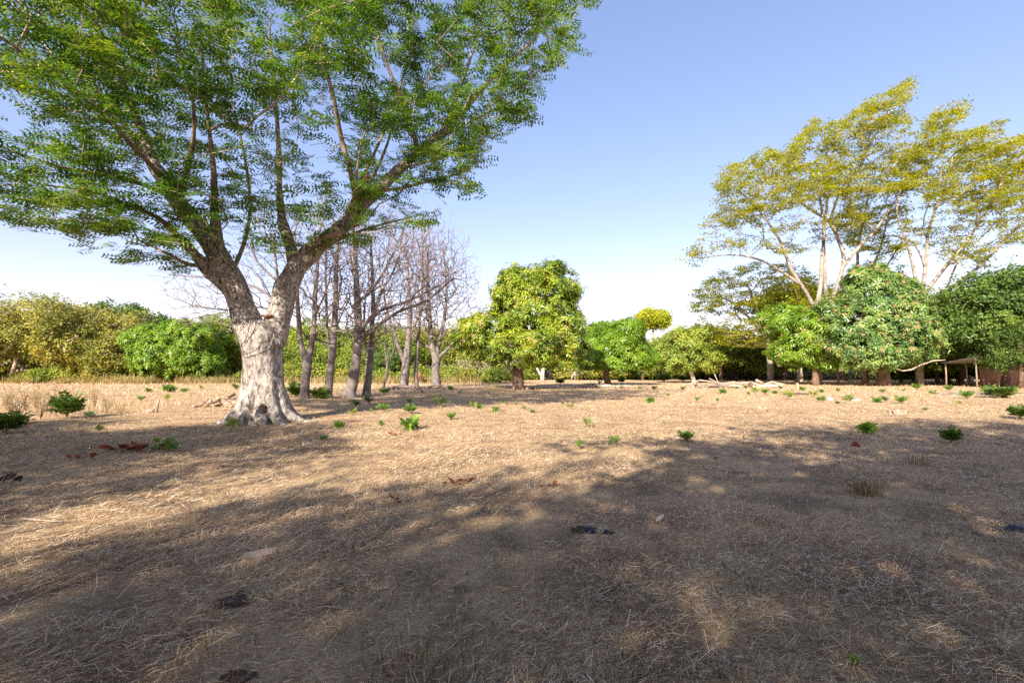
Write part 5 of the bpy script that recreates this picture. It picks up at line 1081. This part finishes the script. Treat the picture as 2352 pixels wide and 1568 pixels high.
MP = [(2176, 1446, 2216, 1448, 8, 'brown log left of the long pale one before the round mango', 'log_wood'), (2214, 1451, 2312, 1448, 10, 'long pale log lying before the round mango', 'pale_wood'), (2310, 1448, 2384, 1450, 8, 'pale log in the middle before the round mango', 'pale_wood'), (2384, 1453, 2428, 1443, 6, 'pale log with a raised end, rightmost before the round mango', 'pale_wood'), (2230, 1444, 2290, 1443, 6, 'brown log behind the long pale log', 'log_wood'), (1925, 1456, 1952, 1459, 9, 'dark log at the left foot of the tall mango', 'brown_bark'), (1975, 1458, 2000, 1456, 9, 'dark log at the right foot of the tall mango', 'brown_bark')]
for i, (a, b, c, d, e, lab, m_) in enumerate(MP): log(a, b, c, d, e, 46 if a > 2100 else 41.5, .5, m_, lab)
# brush heap under the bare trees
def brush(x0, x1, y, h, Y, lab, n=70, seed=0):
    r = np.random.default_rng(seed + 500); a, b = p38(x0, y, Y), p38(x1, y, Y); o = (a + b) / 2; o[2] = ghs(o[0], o[1]); hw = (b[0] - a[0]) / 2; parts = []; hm = h * K38 * Y / FPX
    for i in range(n):
        c = np.array((r.uniform(-hw, hw), r.uniform(-.8, .8), 0)); c[2] = hm * (1 - abs(c[0]) / hw) * r.uniform(.1, 1); a_ = r.normal() * .5; L = r.uniform(.4, 1.4)
        d = np.array((math.cos(a_), math.sin(a_), r.normal() * .18)) * L / 2; k = r.normal(size=3) * .06
        parts.append(tube(np.array([c - d, c + k, c + d]), [.03, .025, .012] if i % 4 else [.07, .06, .04], 5, cap=False))
    v, f = join(parts); o_ = link('brush_heap', mesh('brush', v, f, M['bare_twig'], True)); o_.location = tuple(o); tag(o_, lab, 'brushwood', kind='stuff')
brush(1440, 1570, 1462, 14, 42, 'heap of dry grey branches below the forked bare trees', 110, 1)
brush(1560, 1700, 1452, 14, 44, 'low heap of brown brushwood round the rightmost bare trunk', 110, 2)
brush(2600, 2780, 1458, 10, 47, 'scattered pale twigs before the white logs', 60, 3)
brush(3540, 3700, 1500, 10, 32, 'dry twigs on the ground at the far right', 60, 4)
# dead leaning branch
stick([(3345, 1376), (3385, 1390), (3420, 1385), (3455, 1367), (3500, 1352), (3545, 1350)], .09, 'pale_wood', 'long bare branch sagging before the shed at the right', 'branch', 'fallen_branch', Y=50)
stick([(3480, 1092), (3560, 1082), (3650, 1078), (3720, 1100), (3780, 1108)], .08, 'pale_wood', 'bare white limb arching before the dark tree at the right', 'branch', 'dead_limb', Y=52)
# grass tufts
def tuft(x, y, hpx, n, lab, green=.4, seed=0, sp=.09):
    r = np.random.default_rng(seed + 600); P = g38(x, y); h = hpx * K38 * P[1] / FPX; q, mi = [], []
    for i in range(n):
        b = np.array((r.normal() * sp, r.normal() * sp, -.01)); a = r.uniform(0, 6.28); l = h * r.uniform(.5, 1.05); e_ = abs(r.normal()) * .35; d = np.array((math.cos(a) * e_, math.sin(a) * e_, 1)) * l * r.uniform(.45, 1); s = np.array((math.cos(a + 1.5), math.sin(a + 1.5), 0)) * .003
        q.append(np.array([b - s, b + s, b + d * .5 + s, b + d * .5 - s])); q.append(np.array([b + d * .5 - s, b + d * .5 + s, b + d * (1, 1, .95) + s * .2, b + d * (1, 1, .95) - s * .2])); g = int(r.uniform() < green); mi += [g, g]
    V = np.concatenate(q); t = thing('grass_tuft', lab, 'grass tuft', (P[0], P[1], ghs(P[0], P[1]))); tag(link('blades', mesh('tuft', V, np.arange(len(V)).reshape(-1, 4), [M['straw'], M['green_blade']], False, mi), t), kind='stuff')
tuft(3242, 1850, 88, 190, 'tallest upright tuft of half-green dry grass, at the right', .45, 1)
tuft(3445, 1745, 62, 150, 'brown spiky grass tuft beyond the tall one at the right', .25, 2)
tuft(2858, 1958, 30, 90, 'small green-tinged tuft in the shade right of centre', .7, 3)
tuft(1540, 2520, 120, 150, 'coarse tuft of stubble at the bottom edge, left of centre', .3, 4, .16)
tuft(2690, 2540, 70, 90, 'small stubble tuft at the bottom edge, right of centre', .3, 5, .1)
tuft(700, 2450, 70, 70, 'sparse stubble tuft in the lower left corner area', .2, 6, .12)

# ------------------------------------------------------------------ cattle grazing far off
def cow_geo():
    E = lambda *p: np.array(p, float)
    parts = [tube(np.array([E(-.78, 0, 1.02), E(-.6, 0, 1.05), E(-.2, 0, 1.0), E(.25, 0, 1.0), E(.62, 0, 1.03), E(.85, 0, 1.0)]), [.2, .33, .37, .37, .33, .2], 14),
             tube(np.array([E(.7, 0, 1.05), E(.98, 0, .92), E(1.2, 0, .62), E(1.3, .02, .42)]), [.26, .2, .15, .12], 10),
             tube(np.array([E(1.22, .02, .5), E(1.34, .02, .33), E(1.42, .03, .14)]), [.12, .115, .07], 10), tube(np.array([E(.3, 0, 1.32), E(.55, 0, 1.42), E(.75, 0, 1.25)]), [.1, .16, .12], 8)]
    for s in (-1, 1):
        parts += [tube(np.array([E(.58, s * .17, .95), E(.6, s * .18, .55), E(.57, s * .18, .46), E(.58, s * .18, .08), E(.62, s * .18, 0)]), [.15, .08, .065, .05, .065], 8),
                  tube(np.array([E(-.62, s * .17, 1.0), E(-.52, s * .19, .72), E(-.74, s * .19, .45), E(-.70, s * .19, .1), E(-.66, s * .19, 0)]), [.22, .15, .07, .055, .065], 8),
                  tube(np.array([E(1.18, s * .1, .52), E(1.14, s * .26, .53)]), [.05, .03], 6)]
    V, F_ = join(parts); return remesh(V, F_, .04)
cv, cn, cf = cow_geo()
def cow_proto(m_, horns=True):
    t = thing('cow', 'cow', 'cow', (0, -910, 0)); link('body', mesh('cow', cv, cf, M[m_], True), t)
    v, f = tube(np.array([(-.93, 0, 1.12), (-1.0, 0, .95), (-1.0, .02, .6), (-.98, .02, .4)]), [.035, .025, .02, .04], 6); link('tail', mesh('tail', v, f, M[m_], True), t)
    for s in (-1, 1): v, f = tube(np.array([(1.2, s * .09, .58), (1.2, s * .2, .66), (1.27, s * .24, .76)]), [.03, .022, .008], 6); link('horn', mesh('horn', v, f, M['horn'], True), t)
    return t
CP = {k: cow_proto(k) for k in ('cow_black', 'cow_white', 'cow_brown')}; cu = set()
for x, Y, k, rz, lab in [(2047, 86, 'cow_black', 1.2, 'dark cow grazing just right of the white forked stump'), (2061, 89, 'cow_black', 1.9, 'dark cow seen from behind, beside the one by the white stump'), (2166, 86, 'cow_white', 3.6, 'pale cream cow grazing between the two mango trees'), (2233, 92, 'cow_brown', 1.9, 'dark brown cow standing behind the forked stake, left of its black companion'), (2249, 90, 'cow_black', 1.2, 'black cow beside the brown one, left of the round mango trunk'), (2420, 86, 'cow_black', 3.9, 'black cow grazing alone right of the round mango'), (2466, 94, 'cow_white', .2, 'pale grey cow lying in the shade right of the lone black cow'), (2677, 92, 'cow_black', .3, 'dark cow in the shade left of the blue-roofed shed'), (1575, 62, 'cow_brown', 1.75, 'reddish brown cow seen from behind between the bare trunks')]:
    X = (x * K38 - CXP) / FPX * Y; loc = (X, Y, ghs(X, Y))
    if k not in cu: cu.add(k); c = CP[k]; c.location = loc; c.rotation_euler = (0, 0, rz); c['label'] = lab; c['group'] = 'cattle grazing on the far side'
    else: dup(CP[k], loc, rz, (1, 1, 1), lab, 'cattle grazing on the far side')
# white forked dead trunk beside the cattle
def white_stump():
    Y = 84; X = (2033 * K38 - CXP) / FPX * Y; t = thing('dead_tree', 'short white forked dead trunk behind the tall mango', 'tree', (X, Y, ghs(X, Y)))
    v, f = tube(np.array([(0, 0, -.1), (.05, 0, .8), (.12, 0, 1.8), (.2, 0, 3.2)]), [.42, .36, .32, .25], 10); link('trunk', mesh('trunk', v, f, M['white_bark'], True), t)
    v, f = tube(np.array([(0, 0, .5), (-.5, 0, 1.3), (-1.0, 0, 2.2), (-1.5, 0, 3.0)]), [.25, .2, .17, .1], 8); link('limb', mesh('limb', v, f, M['white_bark'], True), t)
white_stump()

# ------------------------------------------------------------------ sheds and the stick fence
def box(c, s):
    x, y, z = np.array(s) / 2; V = np.array([(i * x, j * y, k * z) for i in (-1, 1) for j in (-1, 1) for k in (-1, 1)]) + np.array(c)
    return V, np.array([(0, 1, 3, 2), (4, 6, 7, 5), (0, 4, 5, 1), (2, 3, 7, 6), (0, 2, 6, 4), (1, 5, 7, 3)])
def corrugated(L, Wd, m_, ny=2, amp=.025, per=.18):
    n = int(L / per * 4); xs = np.linspace(-L / 2, L / 2, n); ys = np.linspace(-Wd / 2, Wd / 2, ny); Xg, Yg = np.meshgrid(xs, ys); Z = amp * np.sin(Xg / per * 6.283)
    V = np.stack([Xg, Yg, Z], -1).reshape(-1, 3); i = (np.arange(ny - 1)[:, None] * n + np.arange(n - 1)[None]).reshape(-1); F_ = np.stack([i, i + 1, i + n + 1, i + n], 1)
    V2 = V - (0, 0, .006); return mesh('sheet', np.concatenate([V, V2]), np.concatenate([F_, F_[:, ::-1] + len(V)]), m_, True)
def shed(cx, Y, w, d, h, m_, lab, sheets, walls=None, rz=0, tilt=.12):
    t = thing('shed', lab, 'shed', (cx, Y, ghs(cx, Y)), rz); sm = corrugated(w / sheets * 1.03, d * 1.15, m_)
    for i in range(sheets):
        s = link('roof_sheet', sm, t); s.location = (-w / 2 + w * (i + .5) / sheets, 0, h + .02 + .012 * (i % 2)); s.rotation_euler = (tilt, 0, 0)
    for x in np.linspace(-w / 2 + .1, w / 2 - .1, max(3, int(w / 2) + 1)):
        for y in (-1, 1):
            v, f = tube(np.array([(x, y * d * .45, -.1), (x + .03, y * d * .45, h * .5), (x, y * d * .45, h - .05 + y * d * .45 * tilt)]), .07, 7); link('post', mesh('post', v, f, M['log_wood'], True), t)
    for y in (-1, 1): v, f = tube(np.array([(-w / 2, y * d * .45, h - .06 + y * d * .45 * tilt), (w / 2, y * d * .45, h - .06 + y * d * .45 * tilt)]), .05, 6); link('beam', mesh('beam', v, f, M['log_wood'], True), t)
    if walls:
        v, f = box((walls[0], d * .40, h * .38), (walls[1], .15, h * .76)); link('wall', mesh('wall', v, f, M['adobe']), t)
X = (1683 - CXP) / FPX * 96; shed(X + 1.6, 96, 5.2, 3.5, 2.35, M['blue_roof'], 'open shed with a blue metal roof deep in the shade of the wood', 6, (0, 4.0), 0, -.2)
X = (1652 - CXP) / FPX * 98; shed(X - .8, 98, 3.0, 3, 2.1, M['grey_roof'], 'small grey-roofed shelter left of the blue-roofed shed', 4, None, 0, -.2)
shed(51.2, 50.5, 9.5, 3.6, 2.75, M['grey_roof'], 'long low shed with a grey sheet roof behind the dark bush at the right', 9, (1.5, 5.0), .05, -.14)
shed(59.0, 53, 7.5, 4, 3.1, M['rust_roof'], 'shed with a rusty tile-coloured roof at the right edge', 7, (0, 6.0), -.1, -.16)
def fence(x0, x1, Y, n, lab, h=1.9):
    a, b = (x0 * K38 - CXP) / FPX * Y, (x1 * K38 - CXP) / FPX * Y; t = thing('stick_fence', lab, 'fence', ((a + b) / 2, Y, ghs((a + b) / 2, Y))); r = np.random.default_rng(n)
    ms = []
    for i in range(4): v, f = tube(np.array([(0, 0, -.2), (r.normal() * .04, 0, h * .5), (r.normal() * .08, 0, h * r.uniform(.9, 1.1))]), [.07, .06, .05], 6); ms.append(mesh('stake', v, f, M['bare_bark'], True))
    for i in range(n): s = link('stake', ms[i % 4], t); s.location = ((i + .5) / n * (b - a) - (b - a) / 2 + r.normal() * .04, r.normal() * .05, 0); s.rotation_euler = (0, r.normal() * .05, r.uniform(0, 6)); s.scale = (1, 1, r.uniform(.85, 1.15))
    for z in (.6, 1.35): v, f = tube(np.array([(-(b - a) / 2, -.1, z), (0, -.1, z + .04), ((b - a) / 2, -.1, z)]), .035, 6); link('rail', mesh('rail', v, f, M['bare_bark'], True), t)
fence(2175, 2690, 99, 130, 'long fence of thin dark stakes in the shade behind the cattle')
fence(2700, 3420, 88, 150, 'fence of thin stakes in the deep shade of the right-hand wood', 1.6)
